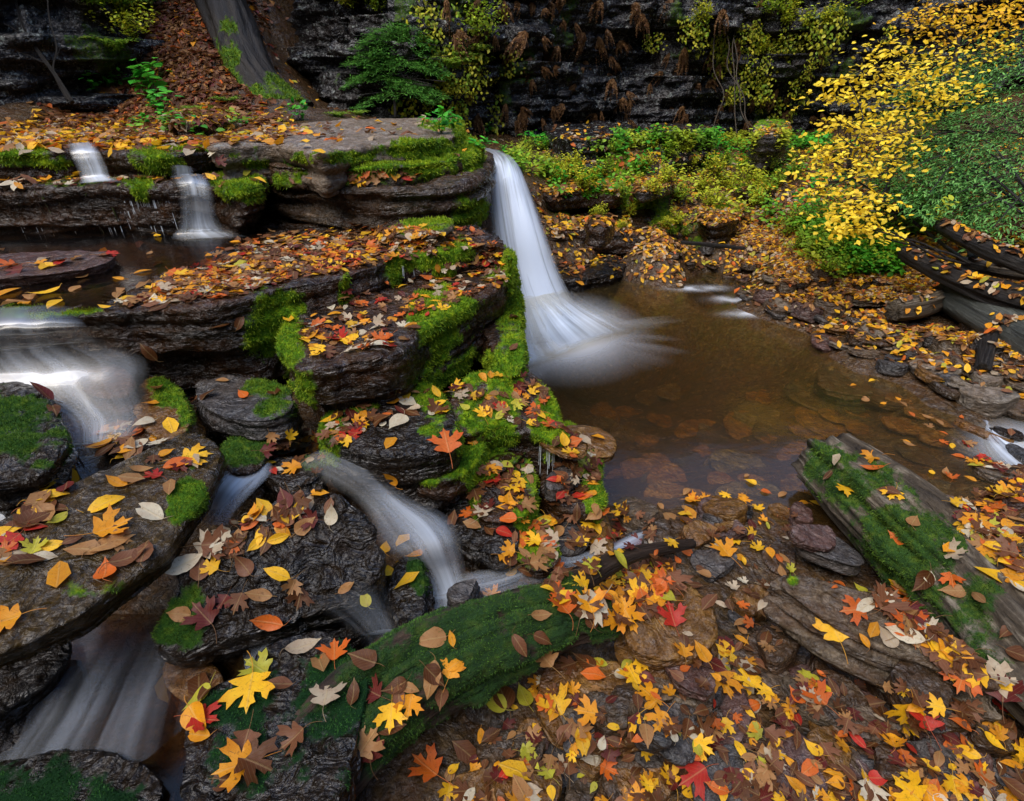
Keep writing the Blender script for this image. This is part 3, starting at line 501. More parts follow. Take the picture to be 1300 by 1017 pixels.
# far bank around the pool
rock('wet_ledge', [(690, 300), (740, 292), (790, 296), (830, 300), (852, 286), (868, 280), (850, 265), (780, 262), (700, 270)], PL((700, 300, .36), (830, 302, .30), (780, 265, .45)), .34, 'dark', layers=3, amp=.03, strata=.03, und=.12, jit=.05, seed=45, moss=[(850, 280, 24, 14, .7)], label='dark undercut ledge across the pool right of the waterfall', cat='rock ledge', sup='on the undercut ledge across the pool')
rock('wet_rock', [(685, 330), (720, 318), (770, 318), (800, 326), (790, 345), (740, 356), (690, 356)], .12, .3, 'black', layers=3, amp=.03, strata=.02, seed=46, label='low black rock at the far waterline behind the falls', cat='rock')
rock('block_rock', [(742, 282), (750, 272), (780, 272), (778, 282), (765, 287)], .62, .2, 'dark', layers=1, amp=.015, seed=47, label='squarish dark block sitting on the undercut ledge', cat='rock')
rock('rock_ledge', [(684, 250), (735, 240), (790, 244), (800, 232), (760, 222), (690, 226)], .70, .2, 'dark', layers=3, amp=.03, strata=.02, seed=48, moss=[(760, 235, 40, 14, .8)], label='dark rock bed on the far bank beneath yellow-green shrubs', cat='rock ledge', sup='on the far bank bed')
rock('grey_stone', [(800, 235), (820, 222), (850, 220), (858, 232), (838, 240), (812, 246)], .72, .12, 'grey', layers=2, amp=.02, seed=49, label='tilted grey stone among the shrubs of the far bank', cat='stone')
rock('perched_boulder', [(953, 160), (965, 150), (1000, 150), (1008, 160), (1000, 172), (960, 174)], 1.12, .42, 'grey', layers=2, rnd=8, amp=.04, seed=50, moss=[(975, 155, 30, 8, .8)], vox=.03, label='perched boulder with leaves on top at the foot of the dark cliff', cat='boulder', sup='on the perched boulder')
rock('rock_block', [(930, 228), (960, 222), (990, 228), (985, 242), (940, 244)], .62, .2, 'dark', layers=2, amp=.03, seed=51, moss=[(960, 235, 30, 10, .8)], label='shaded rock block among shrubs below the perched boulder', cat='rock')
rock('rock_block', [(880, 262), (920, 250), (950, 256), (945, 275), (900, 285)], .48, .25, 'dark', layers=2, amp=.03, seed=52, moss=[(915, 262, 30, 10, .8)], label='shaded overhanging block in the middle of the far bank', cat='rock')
rock('cliff_block', [(690, 152), (740, 148), (800, 152), (806, 166), (770, 178), (700, 176)], 1.12, .45, 'cliff', layers=2, amp=.05, strata=.03, seed=53, vox=.035, und=-.05, label='large fallen dark block along the base of the cliff', cat='rock')
rock('cliff_block', [(812, 156), (850, 152), (905, 155), (910, 168), (870, 176), (815, 176)], 1.08, .36, 'cliff', layers=2, amp=.05, strata=.03, seed=54, vox=.035, und=-.05, label='long dark block under the wooden sign at the cliff base', cat='rock')
# left slope
0 and rock('slope_rock', [(205, 120), (225, 112), (252, 112), (262, 122), (240, 130), (212, 130)], 1.62, .2, 'dark', layers=2, amp=.03, seed=55, vox=.02, moss=[(230, 120, 24, 9, .5)], label='dark flat rock sticking out of the leafy slope', cat='rock')
rock('slope_rock', [(200, 150), (240, 138), (290, 138), (300, 148), (270, 158), (215, 160)], 1.42, .22, 'dark', layers=2, amp=.03, seed=56, vox=.02, moss=[(240, 148, 40, 12, .8)], label='mossy rock shelf at the foot of the leafy slope', cat='rock')
print('rocks', round(time.time()-T0, 1))
# -------- shared stone meshes
def stone_mesh(k, flat):
    rg = random.Random(100+k); n = rg.randint(5, 8); pts = []
    for i in range(n):
        a = 6.283*i/n+rg.uniform(-.3, .3); r = rg.uniform(.7, 1.15); pts.append((r*math.cos(a)*rg.uniform(.9, 1.3), r*math.sin(a)*.75, 0))
    o3 = chaikin(pts, 1); vs, fs = prism_stack(o3, .32 if flat else .8, 2 if flat else 1, rg, .02, .06)
    me = remesh(vs, fs, .05); v = get_v(me); v = smooth_np(me, v, 2 if flat else 7); set_v(me, v); n_ = get_n(me)
    side = 1-np.abs(n_[:, 2])
    v = v+n_*(fbm(v+k*5, 1.6, 5, k)*.13+np.tanh(noise(np.stack([v[:, 0]*.5, v[:, 1]*.5+k, v[:, 2]*14], 1), k)*2)*.05*side*(flat*1.))[:, None]
    v[:, 2] -= v[:, 2].min(); v /= np.abs(v[:, :2]).max(); set_v(me, v); me.polygons.foreach_set('use_smooth', np.ones(len(me.polygons), dtype=bool))
    me.materials.append(MAT['grey']); return me
STM = [stone_mesh(k, k < 9) for k in range(14)]
# ---------------------------------------------------------------- ray picking
def build_bvh(obs):
    V, Fs, own, b = [], [], [], 0
    for i, (o, s) in enumerate(obs):
        me = o.data; v = get_v(me)+np.array(o.location if o.parent is None else (0, 0, 0)); me.calc_loop_triangles()
        t_ = np.empty(len(me.loop_triangles)*3, dtype=np.int32); me.loop_triangles.foreach_get('vertices', t_); t_ = t_.reshape(-1, 3)
        V.append(v); Fs.append(t_+b); own.append(np.full(len(t_), i)); b += len(v)
    V = np.concatenate(V); Fs = np.concatenate(Fs); return BVHTree.FromPolygons(V.tolist(), Fs.tolist()), np.concatenate(own)
BV, OWN = build_bvh(WORLD)
EYE = Vector((0, 0, H))
def pick(px, py):
    r = (P(px, py, d=1)-EYE).normalized(); h = BV.ray_cast(EYE, r, 60)
    return h if h[0] is not None else None
def drop(x, y, z0=6.): 
    h = BV.ray_cast(Vector((x, y, z0)), Vector((0, 0, -1)), 20); return h if h[0] is not None else None
def avg_n(co, r=.02):
    n = Vector((0, 0, 0))
    for dx, dy in ((0, 0), (r, 0), (-r, 0), (0, r), (0, -r)):
        h = drop(co.x+dx, co.y+dy, co.z+.25)
        if h and abs(h[0].z-co.z) < r*2.5: n += h[1]
    return n.normalized() if n.length > .1 else Vector((0, 0, 1))
def in_poly(x, y, p):
    c = False; j = len(p)-1
    for i in range(len(p)):
        if (p[i][1] > y) != (p[j][1] > y) and x < (p[j][0]-p[i][0])*(y-p[i][1])/(p[j][1]-p[i][1])+p[i][0]: c = not c
        j = i
    return c
def samp(poly, rg=random):
    xs_ = [q[0] for q in poly]; ys_ = [q[1] for q in poly]
    while True:
        x, y = rg.uniform(min(xs_), max(xs_)), rg.uniform(min(ys_), max(ys_))
        if in_poly(x, y, poly): return x, y
ORD = ['first', 'second', 'third', 'fourth', 'fifth', 'sixth', 'seventh', 'eighth', 'ninth', 'tenth', 'eleventh', 'twelfth', 'thirteenth', 'fourteenth', 'fifteenth', 'sixteenth', 'seventeenth', 'eighteenth', 'nineteenth']
TENS = {2: 'twent', 3: 'thirt', 4: 'fort', 5: 'fift', 6: 'sixt', 7: 'sevent', 8: 'eight', 9: 'ninet'}
def ordinal(i, n):
    if n == 1: return 'only'
    if i == 0: return 'leftmost'
    if i == n-1: return 'rightmost'
    i += 1
    if i < 20: return ORD[i-1]
    if i < 100: return (TENS[i//10]+'ieth') if i % 10 == 0 else TENS[i//10]+'y-'+ORD[i % 10-1]
    return 'number %d' % i
def label_series(items):
    """items: (object, phrase). Same phrases become a counted series read from the left."""
    by = {}
    for o, s in items: by.setdefault(s, []).append(o)
    for s, os_ in by.items():
        os_.sort(key=lambda o: proj([tuple(o.location)])[0][0])
        for i, o in enumerate(os_):
            k = ordinal(i, len(os_))
            a, b = s
            if k == 'only': o['label'] = f'{a} {b}'
            elif k in ('leftmost', 'rightmost'): o['label'] = f'{k} {a} {b}'
            else: o['label'] = f'{a}, {k} from the left of those {b}'
# ---------------------------------------------------------------- stones
MDESC = {'grey': 'grey', 'purple': 'reddish', 'amber': 'amber-brown', 'slate': 'slaty grey-brown', 'brown': 'dark brown', 'black': 'black wet', 'pale': 'pale tan'}
STONES = []; LAB = []
def stone(px, py, size, mk_='grey', k=None, z=None, sink=.3, where='on the foreshore', rz=None, tilt=.15, squash=1., name='shore_stone', cat='stone', grp='stones along the pool and foreshore'):
    h = pick(px, py) if z is None else None
    co = h[0] if h else P(px, py, z if z is not None else 0)
    k = random.randrange(14) if k is None else k
    o = bpy.data.objects.new(name, STM[k]); COL.objects.link(o)
    s = size; o.scale = (s, s, s*squash); hz = .32*s if k < 9 else .7*s
    o.location = co-Vector((0, 0, hz*sink)); o.rotation_euler = (random.gauss(0, tilt), random.gauss(0, tilt), random.uniform(0, 6.3) if rz is None else rz)
    o.material_slots[0].link = 'OBJECT'; o.material_slots[0].material = MAT[mk_]
    d = (co-EYE).length; big = 'large ' if size > .13 else ('small ' if size < .06 else '')
    shp = 'flat' if k < 9 else 'rounded'
    tag(o, 'x', cat, grp); LAB.append((o, (f'{big}{shp} {MDESC[mk_]} stone', where))); STONES.append(o); return o
for (x, y, s, m_, k) in [(1118, 417, .26, 'pale', 0), (1080, 408, .2, 'brown', 2), (1100, 432, .2, 'brown', 4), (1065, 418, .13, 'amber', 5), (1155, 396, .20, 'brown', 11), (1050, 398, .14, 'slate', 9), (1100, 385, .2, 'slate', 1), (1020, 403, .14, 'purple', 10),
      (1000, 395, .12, 'brown', 3), (950, 372, .16, 'slate', 6), (925, 360, .14, 'brown', 12), (980, 355, .14, 'pale', 7), (1010, 360, .13, 'grey', 8), (1040, 352, .13, 'slate', 13), (985, 398, .10, 'grey', 4), (1135, 472, .11, 'grey', 11), (1190, 470, .2, 'pale', 3), (1215, 450, .17, 'slate', 5),
      (1160, 450, .16, 'grey', 6), (1225, 470, .16, 'slate', 1), (1180, 435, .1, 'grey', 10), (1250, 445, .12, 'grey', 12), (1240, 500, .18, 'pale', 0), (1200, 495, .18, 'brown', 2), (1270, 480, .15, 'slate', 7), (1285, 515, .15, 'slate', 4), (1180, 480, .14, 'amber', 8), (1235, 420, .09, 'brown', 13),
      (1140, 510, .11, 'amber', 5), (1190, 560, .15, 'amber', 2), (1240, 550, .17, 'amber', 6), (1270, 560, .09, 'black', 12), (1230, 575, .13, 'slate', 1), (1290, 590, .1, 'grey', 9), (1150, 440, .14, 'slate', 3), (1100, 450, .12, 'slate', 7), (1050, 432, .09, 'brown', 6),
      (1285, 635, .17, 'purple', 2), (1225, 655, .16, 'purple', 5), (1190, 665, .11, 'purple', 3), (1260, 605, .12, 'slate', 8), (940, 655, .07, 'black', 3), (987, 652, .06, 'amber', 11), (1015, 660, .07, 'purple', 12), (1030, 685, .1, 'purple', 1), (895, 650, .06, 'purple', 10), (870, 662, .07, 'brown', 5),
      (950, 770, .09, 'amber', 12), (985, 835, .10, 'brown', 13), (870, 850, .12, 'purple', 4), (900, 720, .12, 'grey', 7), (830, 690, .09, 'brown', 9), (1150, 905, .11, 'grey', 5), (920, 905, .14, 'purple', 6), (1010, 905, .12, 'brown', 2), (1090, 940, .12, 'grey', 0), (700, 960, .10, 'grey', 8), (960, 960, .12, 'brown', 3), (1200, 960, .14, 'purple', 1),
      (1240, 930, .09, 'grey', 10), (800, 960, .14, 'amber', 5), (620, 900, .08, 'brown', 4), (640, 985, .12, 'brown', 7), (545, 790, .05, 'black', 3)]:
    stone(x, y, s, m_, k, where='along the right shore' if y < 620 and x > 900 else 'on the near foreshore')
SH1 = [(900, 350), (960, 345), (1090, 375), (1200, 395), (1300, 440), (1300, 530), (1240, 515), (1150, 485), (1070, 455), (1000, 415), (940, 382), (890, 364)]
SH2 = [(770, 650), (1010, 655), (1010, 720), (960, 760), (1010, 850), (1300, 900), (1300, 1017), (560, 1017), (680, 930), (900, 850), (930, 800), (880, 720), (800, 700)]
for i in range(60):
    x, y = samp(SH1); stone(x, y, random.uniform(.06, .15), random.choice(['slate', 'pale', 'grey', 'brown', 'purple', 'slate', 'pale']), where='along the right shore', sink=.35)
for i in range(85):
    x, y = samp(SH2); stone(x, y, random.uniform(.045, .12), random.choice(['slate', 'grey', 'brown', 'purple', 'amber', 'brown']), where='on the near foreshore', sink=.4)
SUB = [(760, 625), (900, 560), (960, 500), (1000, 450), (1060, 455), (1140, 500), (1250, 555), (1240, 640), (1180, 660), (1100, 610), (1030, 640), (900, 640)]
for i in range(70):
    x, y = samp(SUB) if i > 14 else samp([(700, 540), (900, 480), (960, 500), (900, 560), (760, 620)])
    stone(x, y, random.uniform(.08, .24), random.choice(['amber', 'amber', 'slate', 'brown']), random.randrange(9), where='under the clear amber water', sink=.3, tilt=.03, squash=.5, name='submerged_stone', grp='flat stones under the pool water')
SH3 = [(830, 330), (900, 345), (960, 345), (1100, 375), (1300, 440), (1300, 370), (1150, 350), (1000, 330), (880, 310)]
for i in range(40):
    x, y = samp(SH3); stone(x, y, random.uniform(.05, .12), random.choice(['slate', 'grey', 'brown']), where='on the leafy far bank', sink=.4)
label_series(LAB)
bpy.context.view_layer.update()
# ---------------------------------------------------------------- logs
def tube(name, pts, rad, mat, parent=None, seg=28, sub=10, amp=.1, fluting=0., seed=0, moss=None, mdark=0., jag=0., spin=0., mossf=None, flat=1., uvs=1.):
    """tapered limb through 3-D points, bark relief along it; ends closed"""
    pts = [Vector(p) for p in pts]; n = len(pts); Q, Rr = [], []
    for i in range(n-1):
        p0, p1, p2, p3 = pts[max(i-1, 0)], pts[i], pts[i+1], pts[min(i+2, n-1)]
        for j in range(sub):
            t_ = j/sub; Q.append(.5*((2*p1)+(p2-p0)*t_+(2*p0-5*p1+4*p2-p3)*t_*t_+(3*p1-p0-3*p2+p3)*t_**3)); Rr.append(rad[i]*(1-t_)+rad[i+1]*t_)
    Q.append(pts[-1]); Rr.append(rad[-1]); m_ = len(Q); V, UV = [], []; L = 0
    up = Vector((0, 0, 1)); up = Vector((1, 0, 0)) if abs((Q[1]-Q[0]).normalized().z) > .9 else up
    tn = (Q[1]-Q[0]).normalized(); u = tn.cross(up).normalized(); w = u.cross(tn)
    rings = []
    for i in range(m_):
        t_ = (Q[min(i+1, m_-1)]-Q[max(i-1, 0)]).normalized(); u = (u-t_*u.dot(t_)).normalized(); w = t_.cross(u)
        if i: L += (Q[i]-Q[i-1]).length
        rings.append((Q[i], u.copy(), w.copy(), Rr[i], L, t_))
    A = np.linspace(0, 2*math.pi, seg, endpoint=False)
    for (q, u, w, r, l, t_) in rings:
        a = A+spin; ca, sa = np.cos(a), np.sin(a)
        pn = np.stack([ca*1.5+seed, sa*1.5, np.full(seg, l*1.2/max(rad[0], .02)*.12)], 1)
        rr = r*(1+amp*fbm(pn, 1.6, 4, seed)+fluting*noise(np.stack([ca*3.2, sa*3.2+seed, np.full(seg, l*.9)], 1), seed+1)+fluting*.6*noise(np.stack([ca*8, sa*8+seed, np.full(seg, l*2.)], 1), seed+2))
        sh = t_*(jag*1.0)
        for k in range(seg):
            V.append(q+u*float(ca[k]*rr[k])+w*float(sa[k]*rr[k]*flat)); UV.append((k/seg*uvs, l))
    V = np.array([tuple(v) for v in V]); 
    if jag:
        for e, sgn in ((0, -1), (m_-1, 1)):
            for k in range(seg): V[e*seg+k] += np.array(rings[e][5])*sgn*jag*(.5+.5*float(noise([[math.cos(A[k])*2.5+e, math.sin(A[k])*2.5, seed]])[0]))
    fs = []
    for i in range(m_-1):
        for k in range(seg): a = i*seg+k; b = i*seg+(k+1) % seg; fs.append((a, b, b+seg, a+seg))
    V = list(map(tuple, V))
    for e, sgn in ((0, 1), (m_-1, -1)):
        c = len(V); V.append(tuple(rings[e][0]+rings[e][5]*(sgn*rad[0 if e == 0 else -1]*.12))); UV.append((.5, rings[e][4]))
        for k in range(seg): a = e*seg+k; b = e*seg+(k+1) % seg; fs.append((b, a, c) if e == 0 else (a, b, c))
    V = np.array(V); me_at = {'moss': np.zeros(len(V)), 'mdark': np.full(len(V), float(mdark))}
    o = mk(name, V, fs, mat, parent=parent, attrs=me_at, uv=UV, loc=None if parent else tuple(pts[0]))
    if moss and rad[0] > .04:
        me = o.data; v = get_v(me); vw = v+(0 if parent else np.array(tuple(pts[0]))); nn = get_n(me); ms = moss_attr(vw, nn, moss, 0, seed)
        set_v(me, v+nn*(sm(ms, .35, .7)*(.004+.022*np.clip(fbm(vw, 13, 4, 61), -.3, 1)))[:, None])
    if moss or mossf:
        me = o.data; v = get_v(me)+(0 if parent else np.array(tuple(pts[0]))); nn = get_n(me)
        ms = moss_attr(v, nn, moss or [], 0, seed) if moss else mossf(v, nn)
        me.attributes['moss'].data.foreach_set('value', ms.astype(np.float32))
        tufts(o, me, v, nn, ms, mdark, dens=42000, ln=.010)
    return o
lg = tube('fallen_log', [P(1052, 588, .17), P(1110, 640, .17), P(1180, 705, .17), P(1260, 785, .18), P(1345, 875, .19), P(1440, 960, .2)], [.14, .175, .19, .175, .185, .165], MAT['wood'], seg=180, sub=50, amp=.09, fluting=.15, seed=3, jag=.07, uvs=1., flat=.95,
          moss=[(1060, 600, 34, 36, .8), (1040, 590, 20, 34, .9), (1110, 650, 50, 44, .75), (1160, 705, 56, 50, .75), (1215, 765, 50, 46, .7), (1100, 610, 40, 22, .6), (1255, 815, 46, 40, .6)], mdark=.7)
tag(lg, 'big weathered grey log with green moss lying from shore toward the lower right corner', 'log'); WORLD.append((lg, 'on the big weathered log'))
ml = tube('mossy_log', [P(395, 975, .22), P(470, 900, .24), P(560, 845, .26), P(640, 810, .26), P(720, 785, .25), P(775, 788, .24), P(788, 792, .23)], [.12, .13, .125, .115, .085, .05, .02], MAT['mosslog'], seg=150, sub=44, amp=.28, fluting=.10, seed=8, mdark=.85,
          moss=[(480, 900, 90, 90, 1), (580, 830, 100, 70, 1), (690, 780, 90, 50, 1), (770, 785, 40, 40, 1)])
tag(ml, 'moss-covered dark green log lying across the stream foreground', 'log'); WORLD.append((ml, 'on the mossy green log'))
br = tube('mossy_log', [P(690, 770, .24), P(740, 735, .22), P(800, 705, .17), P(880, 690, .12)], [.05, .045, .03, .018], MAT['mosslog'], seg=32, sub=12, amp=.2, fluting=.1, seed=9, mdark=.6, moss=[(700, 755, 40, 30, .8)])
tag(br, 'thin dark branch reaching from the mossy log toward the pool shore', 'branch'); WORLD.append((br, 'on the thin dark branch'))
ll = []
for nm, pts, rad, mt, lab, fl in [
    ('fallen_log', [(1150, 325, .52), (1200, 350, .48), (1260, 375, .45), (1340, 400, .42)], [.06, .075, .08, .08], 'bark', 'dark slim log slanting down the right bank above the thick grey-green log', .22),
    ('fallen_log', [(1208, 378, .30), (1250, 405, .27), (1310, 440, .22), (1380, 480, .2)], [.14, .15, .15, .15], 'wood2', 'thick smooth grey-green log half buried at the right edge', .05),
    ('rotten_log', [(1135, 398, .25), (1165, 393, .26), (1190, 384, .27)], [.07, .085, .08], 'wood', 'short rotten brown log piece on the shore stones', .2),
    ('fallen_log', [(1195, 290, .75), (1250, 318, .7), (1320, 345, .65)], [.05, .06, .06], 'bark', 'dark log higher on the right bank among leaves', .2),
    ('fallen_log', [(1220, 335, .55), (1270, 345, .55), (1330, 352, .55)], [.04, .05, .05], 'wood', 'thin greyish log lying level behind the dark slim log', .15),
    ('fallen_branch', [(1060, 265, .6), (1110, 262, .66), (1160, 268, .7), (1215, 240, .9)], [.02, .03, .035, .03], 'bark', 'crooked dark branch under the yellow tree', .2),
    ('fallen_branch', [(865, 308, .32), (900, 311, .34), (945, 316, .34)], [.016, .02, .016], 'bark', 'short dead branch lying on the leafy far bank', .2),
    ('driftwood', [(1245, 470, .16), (1252, 440, .22), (1262, 415, .3)], [.04, .045, .03], 'bark', 'dark stump-like driftwood knot beside the thick grey-green log', .3)]:
    o = tube(nm, [P(*q)+Vector((0, 0, rad[0]*.3)) for q in pts], rad, MAT[mt], seg=32, sub=12, amp=.15, fluting=fl, seed=len(lab), jag=rad[0]*.5)
    tag(o, lab, 'log' if 'log' in nm else 'branch'); WORLD.append((o, 'on the '+lab.split(' ')[0]+' log'))
# ---------------------------------------------------------------- pool water and streams
sho = [(722, 350), (780, 352), (870, 363), (930, 382), (980, 411), (1040, 442), (1090, 478), (1150, 505), (1210, 535), (1262, 545), (1330, 540), (1330, 605), (1280, 590)]
def sheet(name, xs, ys, z, mat, kind='structure', attrs=None, depth=None):
    X, Y, f = grid_mesh(xs, ys); V = np.stack([X, Y, np.full(len(X), z)], 1)
    at = attrs(V) if attrs else {}
    if depth:
        n = len(V); V2 = V.copy(); V2[:, 2] -= depth; nx, ny = len(xs), len(ys); i = np.arange(nx*ny).reshape(ny, nx)
        bd = np.concatenate([i[0, :], i[1:, -1], i[-1, -2::-1], i[-2:0:-1, 0]]); b2 = np.roll(bd, -1)
        sd = np.stack([bd, bd+n, b2+n, b2], 1); V = np.concatenate([V, V2]); f = np.concatenate([f, (f+n)[:, ::-1], sd]); at = {k: np.concatenate([a, np.zeros(n)]) for k, a in at.items()}
    o = mk(name, V, f, mat, attrs=at, smooth=False); tag(o, kind=kind); return o
def pool_foam(V):
    px, py, d = proj(V)
    c = P(706, 420, 0); dx, dy = V[:, 0]-c.x, V[:, 1]-c.y; r = np.sqrt(dx**2+dy**2); a = np.arctan2(dy, dx)
    streak = fbm(np.stack([a*7, r*.5, r*0], 1), 1, 4, 3)
    streak = fbm(np.stack([a*4.2, r*.3, r*0], 1), 1, 3, 3); reach = 1.25+.7*streak
    reach = reach*(.55+.45*np.cos(np.clip((a-.05)*1.15, -math.pi, math.pi)))
    f = np.maximum(np.exp(-(r/np.maximum(reach*.27, .05))**1.15)*.8, np.exp(-(np.hypot(dx-.02, dy*.8-.03)/.36)**1.6)*.8)
    g = sm(P(650, 430, 0).x+.0+V[:, 0]*0, -9, -8)
    f2 = .5*np.exp(-((px-955)**2/700+(py-397)**2/20)**1)+.6*np.exp(-((px-930)**2/500+(py-380)**2/12))+.5*np.exp(-((px-890)**2/900+(py-366)**2/9))
    f3 = .8*np.exp(-(((px-1285)/40)**2+((py-562)/22)**2))*(.6+.8*streak)
    return {'foam': np.clip(f*1.15-.03, 0, .97)+np.clip(f2, 0, .5)*(.6+.8*fbm(V, 9, 3, 8))+np.clip(f3, 0, .7)}
sheet('pool_water', np.linspace(.02, 5.2, 330), np.linspace(1.55, 6.2, 320), 0.0, MAT['pool'], attrs=pool_foam, depth=1.3)
def ribbon(name, rows, mat=None, nu=40, sub=14, bulge=.02, edge=1.3, kind='structure', seed=0, rough=.006, layers=1, drop_=.02, vs_=1., ef=3):
    """flowing water: rows = (px, py, z) left edge, (px, py, z) right edge, density; one mesh per channel"""
    Ls = [P(*r[0]) for r in rows]; Rs = [P(*r[1]) for r in rows]; D = [r[2] for r in rows]
    def cr(a, i, t_):
        p0, p1, p2, p3 = a[max(i-1, 0)], a[i], a[i+1], a[min(i+2, len(a)-1)]
        return .5*((2*p1)+(p2-p0)*t_+(2*p0-5*p1+4*p2-p3)*t_*t_+(3*p1-p0-3*p2+p3)*t_**3)
    V, UV, DN, ED, Fc = [], [], [], [], []; wm = sum((a-b).length for a, b in zip(Ls, Rs))/len(Ls)
    for ly in range(layers):
        b = len(V); L = 0; prev = None; m_ = 0; off = ly*drop_
        for i in range(len(rows)-1):
            for j in range(sub+(i == len(rows)-2)):
                t_ = j/sub; a, c = cr(Ls, i, t_), cr(Rs, i, t_); den = D[i]*(1-t_)+D[i+1]*t_; mid = (a+c)/2
                if prev is not None: L += (mid-prev).length
                prev = mid; m_ += 1
                fl = (cr(Rs, i, min(1, t_+.05))-cr(Rs, i, max(0, t_-.05))); nr = (c-a).cross(fl); nr = nr.normalized() if nr.length > 1e-6 else Vector((0, 0, 1))
                if nr.z < 0 or (abs(nr.z) < .1 and nr.y > 0): nr = -nr
                for k in range(nu+1):
                    s = k/nu; p = a.lerp(c, s)+nr*(bulge*math.sin(math.pi*s)-off)
                    V.append(tuple(p)); UV.append((s*wm+ly*.37, L*vs_+ly*.7)); DN.append(den*(1 if ly == 0 else .7)); ED.append(1-abs(2*s-1)**edge)
        for r in range(m_-1):
            for k in range(nu): q = b+r*(nu+1)+k; Fc.append((q, q+1, q+nu+2, q+nu+1))
        # fade in / out at both ends
        for k in range(nu+1):
            for r, q in [(0, 0.), (1, .35), (2, .7)]+[(m_-1-i, (i/ef)) for i in range(ef)]: ED[b+r*(nu+1)+k] *= q
    V = np.array(V); u = np.array(UV)
    V[:, 2] += fbm(np.stack([u[:, 0]*7+seed, u[:, 1]*1.6, u[:, 0]*0], 1), 1, 3, seed)*rough*3
    o = mk(name, V, np.array(Fc), mat or MAT['silk'], attrs={'den': np.array(DN), 'edge': np.array(ED)}, uv=u); tag(o, kind=kind); return o
# tall waterfall
ribbon('waterfall', [((592, 204, 1.07), (640, 198, 1.07), .1), ((612, 213, 1.05), (654, 207, 1.05), .3), ((618, 222, 1.03), (662, 217, 1.03), .55), ((620, 236, .97), (670, 234, .97), .7), ((621, 262, .84), (680, 260, .84), .75), ((626, 310, .60), (696, 304, .62), .8), ((632, 360, .34), (713, 350, .37), .85), ((638, 410, .12), (734, 392, .13), .92), ((642, 455, -.02), (752, 428, -.02), .95)], nu=80, bulge=.10, edge=2.6, layers=3, drop_=.05, seed=1, sub=18, rough=.008, ef=16)
ribbon('waterfall_splash', [((640, 385, .26), (722, 368, .28), .0), ((640, 410, .17), (752, 385, .17), .4), ((640, 438, .09), (782, 400, .08), .5), ((645, 475, .012), (820, 415, .012), .0)], nu=60, bulge=.06, edge=1.3, layers=2, drop_=.03, seed=2)
# upper falls at the left
ribbon('upper_falls', [((82, 183, 1.365), (120, 182, 1.365), .2), ((86, 188, 1.362), (124, 187, 1.362), .3), ((90, 200, 1.32), (130, 199, 1.32), .42), ((96, 213, 1.27), (136, 212, 1.27), .48), ((100, 224, 1.228), (140, 223, 1.228), .6), ((96, 231, 1.21), (155, 229, 1.21), .3)], nu=30, bulge=.006, layers=2, drop_=.008, seed=3)
ribbon('upper_falls', [((214, 226, 1.22), (262, 224, 1.22), .1), ((222, 233, 1.215), (266, 231, 1.215), .22), ((226, 250, 1.15), (272, 250, 1.15), .4), ((228, 272, 1.05), (276, 271, 1.05), .48), ((226, 288, .975), (284, 287, .975), .75), ((218, 298, .935), (300, 296, .935), .5), ((215, 306, .922), (320, 302, .922), .05)], nu=36, bulge=.01, layers=2, drop_=.01, seed=4)
ribbon('upper_falls', [((216, 214, 1.3), (246, 213, 1.3), .1), ((218, 220, 1.26), (246, 219, 1.26), .3), ((216, 230, 1.2), (248, 229, 1.2), .2)], nu=16, bulge=.01, seed=5)
_X, _Y, _f = grid_mesh(np.linspace(-4.2, -.45, 150), np.linspace(1.75, 3.85, 120)); _V = np.stack([_X, _Y, np.full(len(_X), .925)], 1); _px, _py, _ = proj(_V)
_UP = [(-2000, 300), (-2000, 400), (-90, 398), (60, 396), (118, 393), (170, 366), (240, 345), (330, 318), (345, 296), (300, 285), (150, 285)]
_k = np.array([in_poly(a, b, _UP) for a, b in zip(_px, _py)]); _f = _f[_k[_f].all(1)]; _u = np.unique(_f); _m = np.zeros(len(_V), int); _m[_u] = np.arange(len(_u))
tag(mk('upper_pool_water', _V[_u], _m[_f], None), kind='structure')
def upw():
    m = M('upper_pool_water'); n_ = m.noise(m.pos((1, 3, 1)), 2.2, 3, .5); nb = m.bump(n_, .12, .02)
    fr = m.n('Fresnel'); fr.inputs[0].default_value = 1.33; m.l(nb, fr.inputs[1]); gl = m.n('BsdfGlossy'); gl.inputs['Roughness'].default_value = .16; m.l(nb, gl.inputs['Normal'])
    tr = m.n('BsdfTransparent'); tr.inputs[0].default_value = (.55, .40, .22, 1); x = m.n('MixShader'); m.l(fr.outputs[0], x.inputs[0]); m.l(tr.outputs[0], x.inputs[1]); m.l(gl.outputs[0], x.inputs[2]); return m.done(x)
MAT['upw'] = upw()
# left rapids: from the upper pool lip down past the slab
ribbon('rapids', [((-60, 395, .93), (95, 388, .93), .0), ((-70, 420, .90), (110, 412, .90), .06), ((-80, 455, .80), (140, 435, .82), .14), ((-80, 480, .74), (185, 455, .76), .23), ((-40, 500, .70), (185, 490, .70), .2), ((40, 530, .64), (190, 530, .62), .24), ((65, 565, .58), (175, 562, .57), .36), ((30, 600, .52), (215, 560, .54), .28), ((-60, 620, .50), (150, 600, .50), .32), ((-100, 650, .47), (80, 640, .48), .3), ((-120, 690, .44), (30, 680, .44), .1)], nu=60, bulge=.012, layers=2, drop_=.02, seed=16, rough=.004)
ribbon('rapids', [((80, 500, .66), (110, 480, .69), .5), ((100, 512, .62), (125, 505, .64), .6), ((118, 535, .58), (130, 530, .58), .5)], nu=12, seed=7)
